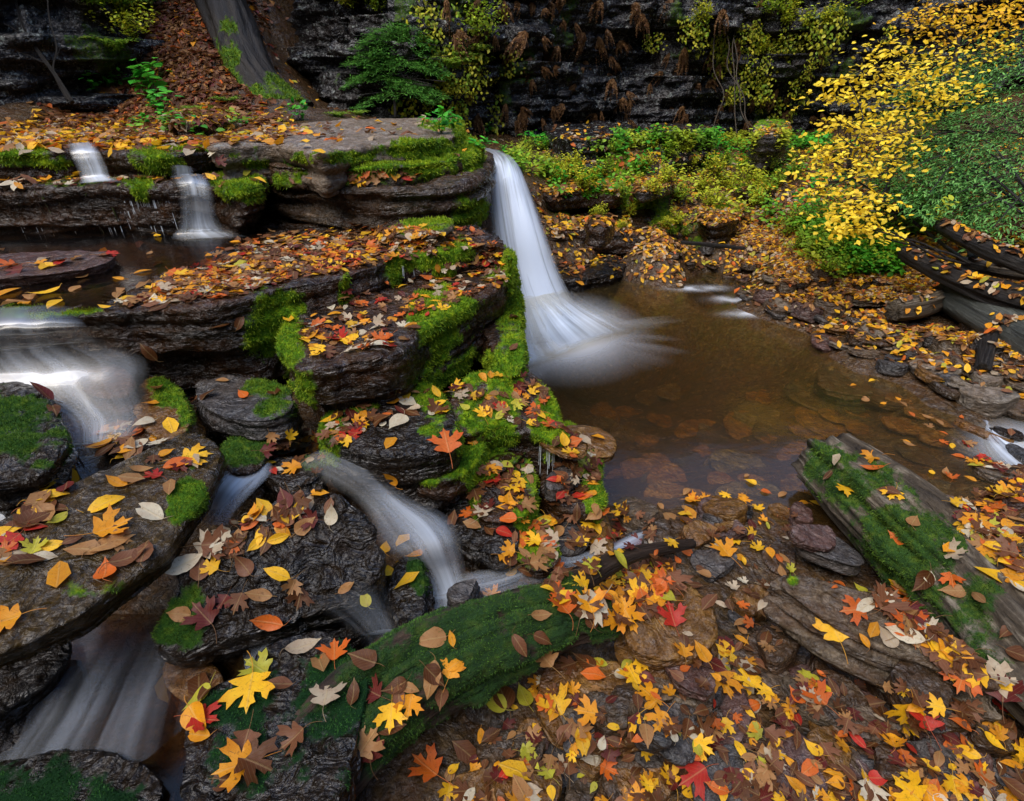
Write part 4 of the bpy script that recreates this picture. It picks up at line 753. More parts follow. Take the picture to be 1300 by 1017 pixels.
# channel behind and beside the glossy boulder
ribbon('stream', [((300, 585, .49), (345, 585, .49), .0), ((280, 600, .485), (345, 600, .485), .35), ((262, 622, .475), (322, 625, .475), .5), ((255, 650, .46), (300, 650, .46), .4), ((250, 672, .44), (290, 670, .44), .1)], nu=30, seed=8, bulge=.004)
ribbon('stream', [((370, 590, .48), (420, 570, .5), .05), ((395, 605, .46), (470, 585, .46), .12), ((440, 628, .42), (492, 610, .42), .08), ((466, 655, .38), (520, 632, .38), .3), ((478, 690, .36), (565, 652, .36), .32), ((500, 706, .34), (586, 682, .34), .34), ((525, 728, .24), (590, 712, .24), .42), ((540, 762, .15), (600, 746, .15), .6), ((530, 795, .14), (630, 765, .14), .2)], nu=50, bulge=.02, layers=2, drop_=.02, seed=9, sub=16)
ribbon('stream', [((500, 800, .14), (540, 735, .15), .3), ((560, 790, .15), (590, 728, .15), .45), ((620, 772, .15), (640, 720, .15), .4), ((690, 742, .15), (690, 706, .15), .3), ((750, 722, .14), (745, 700, .14), .3), ((800, 700, .11), (790, 682, .10), .55), ((830, 682, .07), (822, 664, .07), .2)], nu=30, bulge=.003, seed=10)
ribbon('stream', [((370, 760, .45), (488, 730, .45), .0), ((440, 800, .34), (510, 790, .33), .15), ((460, 830, .26), (520, 810, .24), .2), ((430, 860, .2), (500, 850, .18), .15)], nu=30, seed=11, bulge=.01)
ribbon('stream', [((270, 800, .25), (420, 775, .34), .1), ((290, 850, .22), (370, 800, .3), .22), ((260, 900, .2), (330, 850, .24), .3), ((230, 960, .18), (300, 920, .2), .25)], nu=24, seed=12, bulge=.008)
ribbon('stream', [((60, 790, .33), (250, 770, .34), .0), ((30, 830, .3), (270, 805, .31), .08), ((-20, 880, .27), (265, 845, .275), .13), ((-60, 930, .25), (255, 890, .25), .18), ((-120, 990, .23), (250, 945, .23), .12), ((-150, 1060, .2), (240, 1030, .2), .06)], nu=60, bulge=.01, layers=1, seed=13)
ribbon('outflow', [((1240, 530, .03), (1262, 545, .03), .3), ((1262, 540, .02), (1250, 562, .01), .5), ((1300, 560, .0), (1268, 592, .0), .7), ((1350, 590, -.02), (1300, 620, -.02), .5)], nu=20, seed=14)
_X, _Y, _f = grid_mesh(np.linspace(-2.2, 0, 120), np.linspace(.3, 1.75, 90)); _V = np.stack([_X, _Y, np.full(len(_X), .235)+.06*sm(_Y, .9, 1.4)], 1); _px, _py, _ = proj(_V)
_UP = [(-600, 1400), (-300, 840), (60, 780), (280, 770), (345, 800), (330, 850), (270, 900), (260, 1000), (240, 1400)]
_k = np.array([in_poly(a, b, _UP) for a, b in zip(_px, _py)]); _f = _f[_k[_f].all(1)]; _u = np.unique(_f); _m = np.zeros(len(_V), int); _m[_u] = np.arange(len(_u))
tag(mk('stream_water', _V[_u], _m[_f], MAT['upw']), kind='structure')
bpy.data.objects['upper_pool_water'].data.materials.clear(); bpy.data.objects['upper_pool_water'].data.materials.append(MAT['upw'])
# fine water threads off the lips
def threads(pts, n, lmin, lmax, seed, r=.0011):
    rg = random.Random(seed); V, Fc = [], []; pp = [P(*p) for p in pts]
    for k in range(n):
        t_ = rg.random()*(len(pp)-1); i = int(t_); q = pp[i].lerp(pp[i+1], t_-i); L = rg.uniform(lmin, lmax); rr = r*rg.uniform(.5, 1.3); b = len(V)
        for j in range(4):
            for a in range(4): V.append((q.x+rr*math.cos(a*1.571), q.y-.01+rr*math.sin(a*1.571), q.z-L*j/3))
        for j in range(3):
            for a in range(4): x = b+j*4+a; y = b+j*4+(a+1) % 4; Fc.append((x, y, y+4, x+4))
    o = mk('dripping_water', V, np.array(Fc), MAT['thread']); tag(o, kind='stuff')
threads([(0, 241, 1.165), (120, 239, 1.165), (215, 239, 1.165)], 70, .1, .26, 1, .0016)
threads([(684, 560, .40), (700, 568, .40), (712, 566, .38)], 12, .06, .18, 2)
threads([(545, 415, .72), (636, 368, .72)], 16, .06, .2, 3); threads([(508, 338, .88), (526, 332, .88)], 6, .05, .08, 4, .0015)
print('water', round(time.time()-T0, 1))
# ---------------------------------------------------------------- leaves
for o in STONES: WORLD.append((o, 'on the shore stones'))
def build_bvh2(obs):
    V, Fs, own, b = [], [], [], 0
    bpy.context.view_layer.update()
    for i, (o, s) in enumerate(obs):
        me = o.data; mw = np.array(o.matrix_world); v = get_v(me)@mw[:3, :3].T+mw[:3, 3]; me.calc_loop_triangles()
        t_ = np.empty(len(me.loop_triangles)*3, dtype=np.int32); me.loop_triangles.foreach_get('vertices', t_); t_ = t_.reshape(-1, 3)
        V.append(v); Fs.append(t_+b); own.append(np.full(len(t_), i)); b += len(v)
    V = np.concatenate(V); Fs = np.concatenate(Fs); return BVHTree.FromPolygons(V.tolist(), Fs.tolist()), np.concatenate(own)
BV, OWN = build_bvh2(WORLD)
MAPLE = [(0, 1.0), (.06, .82), (.17, .80), (.12, .64), (.11, .54), (.25, .60), (.31, .72), (.42, .80), (.43, .64), (.60, .62), (.49, .49), (.40, .38), (.24, .33), (.36, .27), (.44, .17), (.33, .11), (.18, .09), (.05, .02)]
OVAL = [(0, 1.0), (.05, .90), (.12, .80), (.17, .70), (.205, .6), (.225, .5), (.225, .4), (.21, .3), (.17, .19), (.10, .09), (.02, .02)]
OVAT = [(0, 1.0), (.05, .86), (.14, .74), (.22, .62), (.28, .48), (.31, .34), (.29, .2), (.2, .09), (.08, .02)]
def leaf_geo(half, sp, rg, stem=.45, curl=1.0, fold=1.0):
    from mathutils.geometry import delaunay_2d_cdt as cdt
    jt = lambda a: a*(1+rg.uniform(-.07, .07))
    out = [(jt(x), y*(1+rg.uniform(-.02, .02))) for x, y in half]+[(-jt(x), y*(1+rg.uniform(-.02, .02))) for x, y in reversed(half) if x > 0]
    pts = [Vector(p) for p in out]; n = len(pts)
    if sp:
        y = .06
        while y < .98:
            x = -.6
            while x < .6:
                if in_poly(x, y, out) : pts.append(Vector((x+rg.uniform(-.01, .01), y)))
                x += sp
            y += sp
    r = cdt(pts, [], [list(range(n))], 1, 1e-5); P2 = [(p.x, p.y) for p in r[0]]; T = [tuple(f) for f in r[2]]
    a, b, c = rg.gauss(0, .28)*curl, rg.gauss(0, .3)*curl, abs(rg.gauss(.08, .16))*fold; ph = rg.random()*6; fr = rg.uniform(5, 9); am = rg.uniform(.015, .045)*curl
    V = [(x, y-.45, a*x*x+b*(y-.45)**2+c*abs(x)+am*math.sin(fr*x+ph)*math.cos(fr*.8*y+ph)+.02) for x, y in P2]
    UV = [(x+.5, y) for x, y in P2]
    if stem:
        b0 = len(V); k = 5; bx = rg.gauss(0, .15); z0 = b*.2+.02
        for j in range(k+1):
            s = j/k; cx, cy, cz = bx*s*s, -.43-stem*s, z0+.05*math.sin(s*3)
            w = .012
            V += [(cx-w, cy, cz), (cx+w, cy, cz), (cx, cy, cz+w*1.6)]; UV += [(.5, .02)]*3
        for j in range(k):
            for q in range(3): x = b0+j*3+q; y = b0+j*3+(q+1) % 3; T += [(x, y, y+3), (x, y+3, x+3)]
    return np.array(V), np.array(T), np.array(UV)
rgL = random.Random(5)
GEO = {}
for nm, hf, st in (('maple_leaf', MAPLE, .6), ('oval_leaf', OVAL, .18), ('ovate_leaf', OVAT, .3)):
    GEO[nm] = [leaf_geo(hf, .085, rgL, st, 1.0, 1.) for _ in range(7)]
    GEO[nm+'L'] = [leaf_geo(hf, .13, rgL, st*.8, 1., 1.) for _ in range(8)]
def tiny_geo():
    V = np.array([(0, -.5, 0), (.28, -.1, .1), (.2, .3, .08), (0, .55, 0), (-.24, .25, .1), (-.26, -.15, .06), (0, 0, 0)], float); V[:, 2] += RNG.normal(0, .06, 7)
    return V, np.array([(6, 0, 1), (6, 1, 2), (6, 2, 3), (6, 3, 4), (6, 4, 5), (6, 5, 0)]), np.stack([V[:, 0]+.5, V[:, 1]+.5], 1)
GEO['tiny'] = [tiny_geo() for _ in range(6)]
COLS = {'yellow': (.74, .42, .012), 'golden': (.62, .26, .008), 'orange': (.52, .11, .010), 'red': (.40, .020, .010), 'dark red': (.10, .012, .009), 'brown': (.095, .032, .008), 'tan': (.30, .15, .05), 'pale': (.42, .34, .23), 'cream': (.52, .47, .34), 'pinkish brown': (.16, .062, .026), 'greenish yellow': (.40, .38, .03)}
LM = {}
def leaf_mesh(shape, col, v):
    k = (shape, col, v)
    if k not in LM:
        V, T, UV = GEO[shape][v]; c = np.array(COLS[col])*rgL.uniform(.85, 1.15)
        cc = np.tile(c, (len(V), 1)); ed = np.clip(np.hypot(V[:, 0]*1.4, V[:, 1])*1.6-.5, 0, 1)[:, None]
        e2 = np.array({'yellow': (.6, .2, .01), 'golden': (.45, .10, .01), 'orange': (.5, .05, .01)}.get(col, tuple(c*.7))); cc = cc*(1-ed*.5)+e2*ed*.5
        me = bpy.data.meshes.new(shape); me.from_pydata(V.tolist(), [], T.tolist()); me.update(); me.polygons.foreach_set('use_smooth', np.ones(len(T), dtype=bool)); me.materials.append(MAT['leaf'])
        setattr_(me, 'col', cc); l = me.uv_layers.new(name='UVMap'); vi = np.empty(len(me.loops), dtype=np.int32); me.loops.foreach_get('vertex_index', vi); l.data.foreach_set('uv', UV.astype(np.float32)[vi].ravel())
        LM[k] = me
    return LM[k]
PALW = {'near': (['yellow', 'golden', 'orange', 'red', 'dark red', 'brown', 'tan', 'pale', 'cream', 'pinkish brown', 'greenish yellow'], [13, 12, 8, 2, 9, 26, 10, 5, 3, 12, 4]),
        'shelf': (['yellow', 'golden', 'orange', 'red', 'dark red', 'brown', 'tan', 'pale', 'cream', 'pinkish brown'], [14, 14, 13, 4, 8, 22, 16, 7, 5, 14]),
        'bank': (['golden', 'orange', 'brown', 'tan', 'pale', 'yellow', 'pinkish brown', 'greenish yellow'], [16, 4, 24, 24, 12, 20, 10, 5]),
        'slope': (['brown', 'orange', 'golden', 'tan', 'dark red', 'pinkish brown'], [60, 4, 3, 14, 12, 14])}
REC = []
def place(px, py, kind=None, col=None, size=None, pal='near', rot=None, world=None, lift=.004, tilt=.12):
    h = drop(*world) if world else pick(px, py)
    if not h: return
    co, nr, fi, _ = h
    if nr.z < .12 and not col: return
    if co.z < -.01 and not world and not col: return
    n = avg_n(co) if nr.z > .1 else nr
    kind = kind or random.choices(['maple_leaf', 'oval_leaf', 'ovate_leaf'], [46, 30, 24])[0]
    col = col or random.choices(*PALW[pal])[0]
    size = size or random.uniform(.045, .095)*(1.15 if kind == 'maple_leaf' else .85)
    d = -(co.z-H)*S_+co.y*C_
    n = (n+Vector((random.gauss(0, tilt), random.gauss(0, tilt), 0))).normalized()
    REC.append(dict(co=co+n*(lift+random.random()*.006), n=n, kind=kind, col=col, size=size, rot=random.uniform(0, 6.283) if rot is None else rot, px=F*size/max(d, .3), own=int(OWN[fi]), hero=rot is not None))
def scatter(poly, n, pal='near', smin=.045, smax=.09, kinds=None, **k):
    for _ in range(n):
        x, y = samp(poly); s = random.uniform(smin, smax)
        place(x, y, pal=pal, size=s, kind=random.choices(['maple_leaf', 'oval_leaf', 'ovate_leaf'], kinds)[0] if kinds else None, **k)
# leaves one can single out in the photograph
for a in [(567, 561, 'maple_leaf', 'orange', .125, .3), (430, 432, 'maple_leaf', 'red', .105, 1.), (582, 492, 'maple_leaf', 'yellow', .08, 5.), (612, 524, 'maple_leaf', 'yellow', .07, .4), (634, 516, 'maple_leaf', 'red', .055, .1), (676, 521, 'maple_leaf', 'orange', .085, 1.2), (600, 562, 'maple_leaf', 'golden', .045, .8),
          (505, 538, 'ovate_leaf', 'cream', .13, 2.8), (518, 512, 'ovate_leaf', 'cream', .11, 4.1), (548, 527, 'oval_leaf', 'cream', .055, .6), (527, 500, 'oval_leaf', 'tan', .05, 1.5), (484, 439, 'oval_leaf', 'cream', .105, 1.9), (455, 444, 'oval_leaf', 'pale', .1, 2.2), (477, 416, 'oval_leaf', 'cream', .06, 2.), (512, 414, 'maple_leaf', 'cream', .065, 0.),
          (499, 511, 'oval_leaf', 'golden', .085, 1.4), (576, 500, 'oval_leaf', 'pale', .09, .5), (590, 518, 'ovate_leaf', 'greenish yellow', .06, 1.), (497, 605, 'ovate_leaf', 'golden', .085, 4.9), (592, 652, 'maple_leaf', 'orange', .065, .9), (625, 610, 'maple_leaf', 'red', .09, 1.4),
          (318, 878, 'maple_leaf', 'yellow', .125, 3.4), (254, 886, 'ovate_leaf', 'greenish yellow', .085, 2.4), (382, 824, 'oval_leaf', 'pale', .105, 5.2), (425, 828, 'maple_leaf', 'orange', .085, .3), (416, 882, 'maple_leaf', 'pale', .09, .1), (450, 884, 'oval_leaf', 'brown', .075, .1), (548, 860, 'oval_leaf', 'tan', .105, 3.0),
          (548, 812, 'ovate_leaf', 'tan', .10, 1.8), (573, 812, 'oval_leaf', 'golden', .05, .3), (462, 838, 'ovate_leaf', 'brown', .1, 1.2), (503, 874, 'ovate_leaf', 'brown', .075, 1.9), (483, 764, 'ovate_leaf', 'brown', .075, .2), (464, 760, 'ovate_leaf', 'greenish yellow', .06, .6), (489, 697, 'ovate_leaf', 'yellow', .07, .1),
          (527, 706, 'ovate_leaf', 'golden', .07, 2.), (623, 755, 'maple_leaf', 'golden', .07, .7), (712, 769, 'maple_leaf', 'orange', .095, .5), (684, 782, 'oval_leaf', 'tan', .075, 5.), (746, 765, 'maple_leaf', 'golden', .10, .2), (695, 750, 'oval_leaf', 'yellow', .06, 1.6), (748, 788, 'ovate_leaf', 'brown', .07, .4),
          (191, 651, 'oval_leaf', 'cream', .12, 1.2), (143, 672, 'maple_leaf', 'golden', .105, 5.5), (140, 692, 'oval_leaf', 'tan', .12, 5.5), (133, 641, 'oval_leaf', 'yellow', .11, 5.6), (62, 695, 'oval_leaf', 'yellow', .08, 5.2), (150, 615, 'oval_leaf', 'golden', .08, 1.3), (248, 580, 'maple_leaf', 'yellow', .105, 5.2), (225, 590, 'oval_leaf', 'orange', .1, 5.4), (212, 577, 'ovate_leaf', 'golden', .06, 5.6), (178, 598, 'oval_leaf', 'tan', .07, 5.),
          (135, 728, 'ovate_leaf', 'orange', .085, .5), (165, 710, 'ovate_leaf', 'pinkish brown', .1, 5.4), (184, 702, 'ovate_leaf', 'pinkish brown', .09, .3), (5, 790, 'maple_leaf', 'golden', .09, 2.), (12, 706, 'oval_leaf', 'pale', .1, 4.9), (50, 708, 'oval_leaf', 'cream', .08, 5.), (90, 612, 'oval_leaf', 'yellow', .12, 5.5), (60, 632, 'oval_leaf', 'yellow', .11, 5.2), (86, 620, 'ovate_leaf', 'dark red', .08, .6), (160, 577, 'oval_leaf', 'yellow', .09, 5.3),
          (233, 718, 'oval_leaf', 'cream', .12, 5.3), (254, 722, 'ovate_leaf', 'pinkish brown', .085, .2), (310, 718, 'ovate_leaf', 'pinkish brown', .085, 1.), (353, 729, 'oval_leaf', 'yellow', .09, 1.5), (331, 756, 'oval_leaf', 'tan', .085, 1.6), (258, 780, 'maple_leaf', 'dark red', .095, 1.0), (342, 790, 'oval_leaf', 'orange', .1, 1.6), (190, 448, 'oval_leaf', 'brown', .1, 1.6), (304, 410, 'oval_leaf', 'brown', .085, 5.8), (281, 415, 'oval_leaf', 'brown', .09, 5.4),
          (245, 495, 'ovate_leaf', 'yellow', .085, 1.0), (240, 502, 'oval_leaf', 'orange', .1, .8), (283, 484, 'oval_leaf', 'tan', .06, 1.8), (309, 502, 'ovate_leaf', 'orange', .07, .9), (52, 500, 'oval_leaf', 'dark red', .12, 1.2), (68, 520, 'oval_leaf', 'brown', .09, 3.9), (135, 393, 'oval_leaf', 'yellow', .06, 1.5), (395, 428, 'oval_leaf', 'golden', .09, 5.4), (385, 432, 'oval_leaf', 'yellow', .09, 1.2),
          (1058, 797, 'maple_leaf', 'yellow', .11, .1), (1084, 775, 'maple_leaf', 'orange', .085, 1.5), (1099, 768, 'oval_leaf', 'cream', .085, 1.9), (1126, 809, 'ovate_leaf', 'pale', .075, .5), (1097, 814, 'oval_leaf', 'golden', .05, .4), (1054, 741, 'oval_leaf', 'orange', .05, .5), (1066, 742, 'oval_leaf', 'orange', .05, 1.), (1092, 750, 'ovate_leaf', 'greenish yellow', .06, .4), (1153, 757, 'maple_leaf', 'orange', .12, .9), (1175, 740, 'ovate_leaf', 'brown', .1, 2.), (1150, 806, 'oval_leaf', 'cream', .11, 1.),
          (1174, 815, 'oval_leaf', 'golden', .08, 1.), (1193, 823, 'oval_leaf', 'yellow', .08, .8), (1138, 800, 'oval_leaf', 'orange', .07, .9), (1170, 800, 'ovate_leaf', 'yellow', .07, 1.2), (1245, 688, 'maple_leaf', 'tan', .09, .1), (1105, 583, 'maple_leaf', 'golden', .09, 1.4), (1110, 596, 'oval_leaf', 'orange', .1, .8), (917, 698, 'maple_leaf', 'golden', .11, .4), (930, 686, 'maple_leaf', 'yellow', .08, 1.3), (960, 646, 'maple_leaf', 'yellow', .075, .2), (968, 661, 'maple_leaf', 'golden', .05, 1.),
          (925, 838, 'maple_leaf', 'yellow', .13, 2.1), (918, 868, 'maple_leaf', 'golden', .11, 3.2), (890, 830, 'ovate_leaf', 'golden', .08, .3), (948, 862, 'maple_leaf', 'yellow', .09, .3), (1036, 884, 'maple_leaf', 'orange', .085, .4), (1150, 905, 'maple_leaf', 'yellow', .1, 2.8), (1172, 910, 'maple_leaf', 'red', .085, .1), (1186, 897, 'maple_leaf', 'yellow', .06, 1.2), (1028, 862, 'ovate_leaf', 'greenish yellow', .075, .2), (950, 872, 'oval_leaf', 'cream', .09, .8), (705, 892, 'maple_leaf', 'yellow', .1, .5), (745, 905, 'maple_leaf', 'golden', .08, 1.4),
          (803, 857, 'maple_leaf', 'yellow', .09, .3), (820, 880, 'maple_leaf', 'golden', .08, .8), (803, 915, 'maple_leaf', 'yellow', .07, 1.9), (838, 918, 'maple_leaf', 'golden', .08, 2.4), (742, 842, 'ovate_leaf', 'brown', .09, 1.), (760, 842, 'oval_leaf', 'greenish yellow', .07, 1.4), (665, 885, 'ovate_leaf', 'greenish yellow', .09, .4), (628, 893, 'ovate_leaf', 'greenish yellow', .1, 1.), (638, 883, 'ovate_leaf', 'brown', .12, .4), (690, 838, 'maple_leaf', 'tan', .09, .7),
          (849, 720, 'maple_leaf', 'pinkish brown', .07, .9), (826, 772, 'maple_leaf', 'pinkish brown', .08, 1.4), (852, 780, 'maple_leaf', 'red', .09, .2), (795, 757, 'maple_leaf', 'orange', .09, .3), (775, 782, 'maple_leaf', 'golden', .08, 1.2), (760, 750, 'oval_leaf', 'yellow', .08, .4), (810, 724, 'oval_leaf', 'golden', .09, 4.9), (1150, 1000, 'maple_leaf', 'yellow', .1, 1.), (540, 975, 'maple_leaf', 'orange', .1, 1.), (300, 975, 'maple_leaf', 'golden', .1, 2.), (880, 985, 'maple_leaf', 'red', .1, 2.)]:
    place(a[0], a[1], a[2], a[3], a[4]*.92, rot=a[5], tilt=.08)
A1 = [(150, 388), (215, 350), (330, 300), (440, 286), (600, 290), (650, 330), (560, 320), (480, 335), (380, 355), (270, 382)]
scatter(A1, 700, 'shelf', .035, .075); scatter([(200, 375), (330, 305), (450, 290), (590, 300), (460, 338), (300, 370)], 480, 'shelf', .035, .07)
scatter([(380, 420), (430, 372), (560, 340), (640, 318), (652, 360), (580, 388), (530, 415), (505, 440), (400, 455)], 200, 'shelf', .035, .07)
scatter([(540, 345), (640, 315), (650, 340), (610, 372), (560, 392)], 90, 'shelf', .035, .065)
scatter([(410, 530), (470, 500), (560, 485), (560, 520), (440, 560)], 34, 'near', .04, .09); scatter([(575, 500), (600, 472), (684, 476), (715, 545), (640, 540)], 50, 'near', .035, .08)
scatter([(600, 595), (671, 578), (680, 640), (606, 655)], 46, 'near', .04, .085); scatter([(700, 575), (716, 535), (758, 570), (764, 634), (700, 640)], 60, 'near', .04, .08)
scatter([(640, 640), (790, 640), (820, 720), (700, 760), (640, 720)], 110, 'near', .04, .085)
scatter([(255, 690), (330, 640), (420, 620), (430, 650), (350, 690), (280, 700)], 50, 'near', .04, .09); scatter([(330, 555), (400, 545), (420, 600), (340, 600)], 40, 'near', .04, .08); scatter([(380, 555), (470, 520), (460, 560), (400, 590)], 30, 'near', .04, .08)
scatter([(205, 575), (110, 575), (130, 535), (195, 535)], 26, 'shelf', .05, .1); scatter([(0, 680), (60, 620), (110, 610), (60, 660), (0, 720)], 26, 'near', .04, .09)
scatter([(730, 775), (830, 700), (870, 740), (800, 790)], 60, 'near', .05, .1)
SHN = [(770, 650), (900, 650), (1010, 655), (1010, 720), (975, 745), (1010, 850), (1120, 870), (1300, 900), (1300, 1025), (540, 1025), (640, 880), (700, 835), (900, 850), (930, 800), (880, 720), (790, 700)]
scatter(SHN, 370, 'near', .03, .062); scatter([(860, 800), (1010, 850), (1300, 900), (1300, 1025), (600, 1025), (700, 930), (880, 900)], 150, 'near', .032, .07)
scatter([(1110, 760), (1150, 745), (1260, 850), (1300, 880), (1220, 865), (1150, 800)], 60, 'near', .05, .1)
scatter([(1210, 640), (1300, 590), (1300, 760), (1240, 690)], 120, 'near', .05, .09); scatter([(1180, 560), (1250, 550), (1300, 600), (1290, 640), (1220, 650)], 60, 'near', .045, .08)
scatter([(0, 335), (150, 320), (150, 330), (20, 350)], 10, 'shelf', .06, .09)
scatter([(0, 240), (270, 228), (270, 224), (0, 226)], 46, 'shelf', .05, .09); scatter([(300, 190), (590, 155), (580, 150), (345, 160)], 14, 'shelf', .05, .09)
scatter([(440, 235), (560, 225), (480, 215), (430, 225)], 24, 'shelf', .05, .08); scatter([(1060, 560), (1300, 760), (1300, 850), (1040, 610)], 14, 'near', .05, .08); scatter([(0, 700), (200, 560), (270, 570), (100, 760)], 8, 'near', .04, .08)
scatter([(220, 720), (470, 660), (440, 760), (230, 800)], 7, 'near', .05, .08); scatter([(450, 880), (780, 780), (600, 850), (470, 960)], 14, 'near', .05, .08); scatter([(240, 870), (440, 810), (430, 1000), (240, 1000)], 10, 'near', .05, .1); scatter([(150, 180), (500, 260), (200, 160), (0, 170)], 40, 'shelf', .05, .08)
# leaves drifting on the upper pool and at the pool rim
def wleaf(px, py, z, col, size, kind='oval_leaf'): 
    c = P(px, py, z+.004); REC.append(dict(co=c, n=Vector((random.gauss(0, .04), random.gauss(0, .04), 1)).normalized(), kind=kind, col=col, size=size, rot=random.uniform(0, 6.28), px=F*size/(c.y*C_-(c.z-H)*S_), own=-1, hero=True))
for x, y, c, s in [(30, 385, 'golden', .1), (60, 372, 'yellow', .12), (70, 385, 'yellow', .1), (38, 375, 'tan', .1), (95, 366, 'tan', .09), (150, 372, 'tan', .1), (160, 378, 'yellow', .09), (105, 352, 'tan', .08), (150, 353, 'golden', .08), (200, 300, 'yellow', .08), (228, 297, 'pale', .06), (180, 345, 'golden', .08), (8, 372, 'golden', .12), (265, 325, 'golden', .07), (190, 322, 'tan', .06)]: wleaf(x, y, .925, c, s)
for _ in range(48):
    x, y = samp([(785, 640), (960, 600), (1040, 640), (1010, 660), (900, 650)]) if _ < 22 else samp([(1050, 440), (1110, 480), (1260, 545), (1240, 620), (1180, 600), (1090, 510)]); wleaf(x, y, .002, random.choice(['golden', 'yellow', 'orange', 'tan']), random.uniform(.04, .07), random.choice(['oval_leaf', 'ovate_leaf', 'maple_leaf']))
print('placed', len(REC), round(time.time()-T0, 1))
REC.sort(key=lambda r: -(r['px']*(3 if r['hero'] else 1)))
CNT = {}; BULK = []; LAB = []
KN = {'maple_leaf': 'maple leaf', 'oval_leaf': 'narrow oval leaf', 'ovate_leaf': 'broad oval leaf'}
def vis(r):
    px, py, d = proj([tuple(r['co'])]); 
    if not (0 < px[0] < 1300 and 0 < py[0] < 1017): return False
    v = r['co']+r['n']*.01-EYE; L = v.length; h = BV.ray_cast(EYE, v.normalized(), L-.015); return h[0] is None
def basis(n, rot):
    z = n; x = Vector((math.cos(rot), math.sin(rot), 0)); x = (x-z*x.dot(z)).normalized(); return Matrix((x, z.cross(x), z)).transposed()
SUPW = {-1: 'floating on the water'}
for r in REC:
    lim = {'maple_leaf': 270, 'oval_leaf': 210, 'ovate_leaf': 170}[r['kind']]
    if CNT.get(r['kind'], 0) < lim and vis(r):
        CNT[r['kind']] = CNT.get(r['kind'], 0)+1
        o = bpy.data.objects.new(r['kind'], leaf_mesh(r['kind'], r['col'], rgL.randrange(7))); COL.objects.link(o)
        o.location = r['co']; o.rotation_euler = basis(r['n'], r['rot']).to_euler(); o.scale = (r['size'],)*3
        sup = SUPW.get(r['own']) or WORLD[r['own']][1]
        if len(sup.split()) > 7: sup = 'on a nearby rock'
        tag(o, 'x', 'leaf', 'fallen autumn leaves'); LAB.append((o, (f"{r['col']} {KN[r['kind']]}", sup)))
    else: BULK.append(r)
label_series(LAB)
def merge(name, recs, lod='L', mat='leaf', label=None, cat=None, kind='stuff'):
    V, T, U_, C, b = [], [], [], [], 0
    for r in recs:
        g = GEO[r['kind']+lod if r['kind'] != 'tiny' else 'tiny']; v, t_, uv = g[random.randrange(len(g))]
        m = np.array(basis(r['n'], r['rot'])); V.append((v*r['size'])@m.T+np.array(r['co'])); T.append(t_+b); U_.append(uv); b += len(v)
        C.append(np.tile(np.array(COLS[r['col']] if isinstance(r['col'], str) else r['col'])*random.uniform(.7, 1.2), (len(v), 1)))
    o = mk(name, np.concatenate(V), np.concatenate(T), MAT[mat], attrs={'col': np.concatenate(C)}, uv=np.concatenate(U_)); tag(o, label, cat, None, kind); return o
merge('fallen_leaves', BULK)
# litter of the far bank, the leafy slope and the ground out of the near light
LIT = []
def litter(poly, n, pal, smin, smax, z=None):
    for _ in range(n):
        x, y = samp(poly); h = pick(x, y)
        if not h or h[0].z < .01: continue
        co = h[0]; 
        if co.y < 3.2 and x < 700: continue
        j = Vector((random.gauss(0, .12), random.gauss(0, .2), 0)); h2 = drop(co.x+j.x, co.y+j.y, 5)
        if not h2 or h2[0].z < .01 or h2[1].z < .35: continue
        if h2[0].z < .2 and co.x > .8 and random.random() < .62: continue
        if any(q in WORLD[int(OWN[h2[2]])][0].name for q in ('log', 'branch', 'wood')) and random.random() < .93: continue
        LIT.append(dict(co=h2[0]+Vector((0, 0, .012)), n=(h2[1]+Vector((random.gauss(0, .3), random.gauss(0, .3), .3))).normalized(), rot=random.random()*6.28, kind='tiny', size=random.uniform(smin, smax), col=random.choices(*PALW[pal])[0]))
litter([(690, 200), (1000, 190), (1300, 180), (1300, 480), (1100, 440), (960, 380), (860, 350), (800, 345), (690, 300)], 13000, 'bank', .035, .075)
litter([(800, 345), (900, 300), (1050, 260), (1300, 300), (1300, 440), (1100, 400), (960, 370)], 12000, 'bank', .035, .07)
litter([(690, 292), (870, 280), (860, 262), (700, 270)], 400, 'bank', .06, .1)
litter([(170, 165), (200, -60), (330, -60), (300, 100), (360, 165)], 5200, 'slope', .07, .13); litter([(0, 160), (350, 150), (350, 178), (0, 190)], 2400, 'bank', .07, .12); litter([(90, 130), (200, 110), (200, 165), (60, 165)], 900, 'slope', .07, .12)
litter([(950, 165), (1005, 160), (1000, 170)], 60, 'bank', .06, .1)
for _ in range(2500):
    x, y = random.uniform(-4, 9), random.uniform(-2.5, 9.5); h = drop(x, y, 6)
    if h and h[0].z > .02 and h[1].z > .5: LIT.append(dict(co=h[0]+Vector((0, 0, .01)), n=(h[1]+Vector((random.gauss(0, .3), random.gauss(0, .3), .3))).normalized(), rot=random.random()*6.28, kind='tiny', size=random.uniform(.06, .1), col=random.choices(*PALW['bank'])[0]))
merge('leaf_litter', LIT)
print('leaves', round(time.time()-T0, 1))
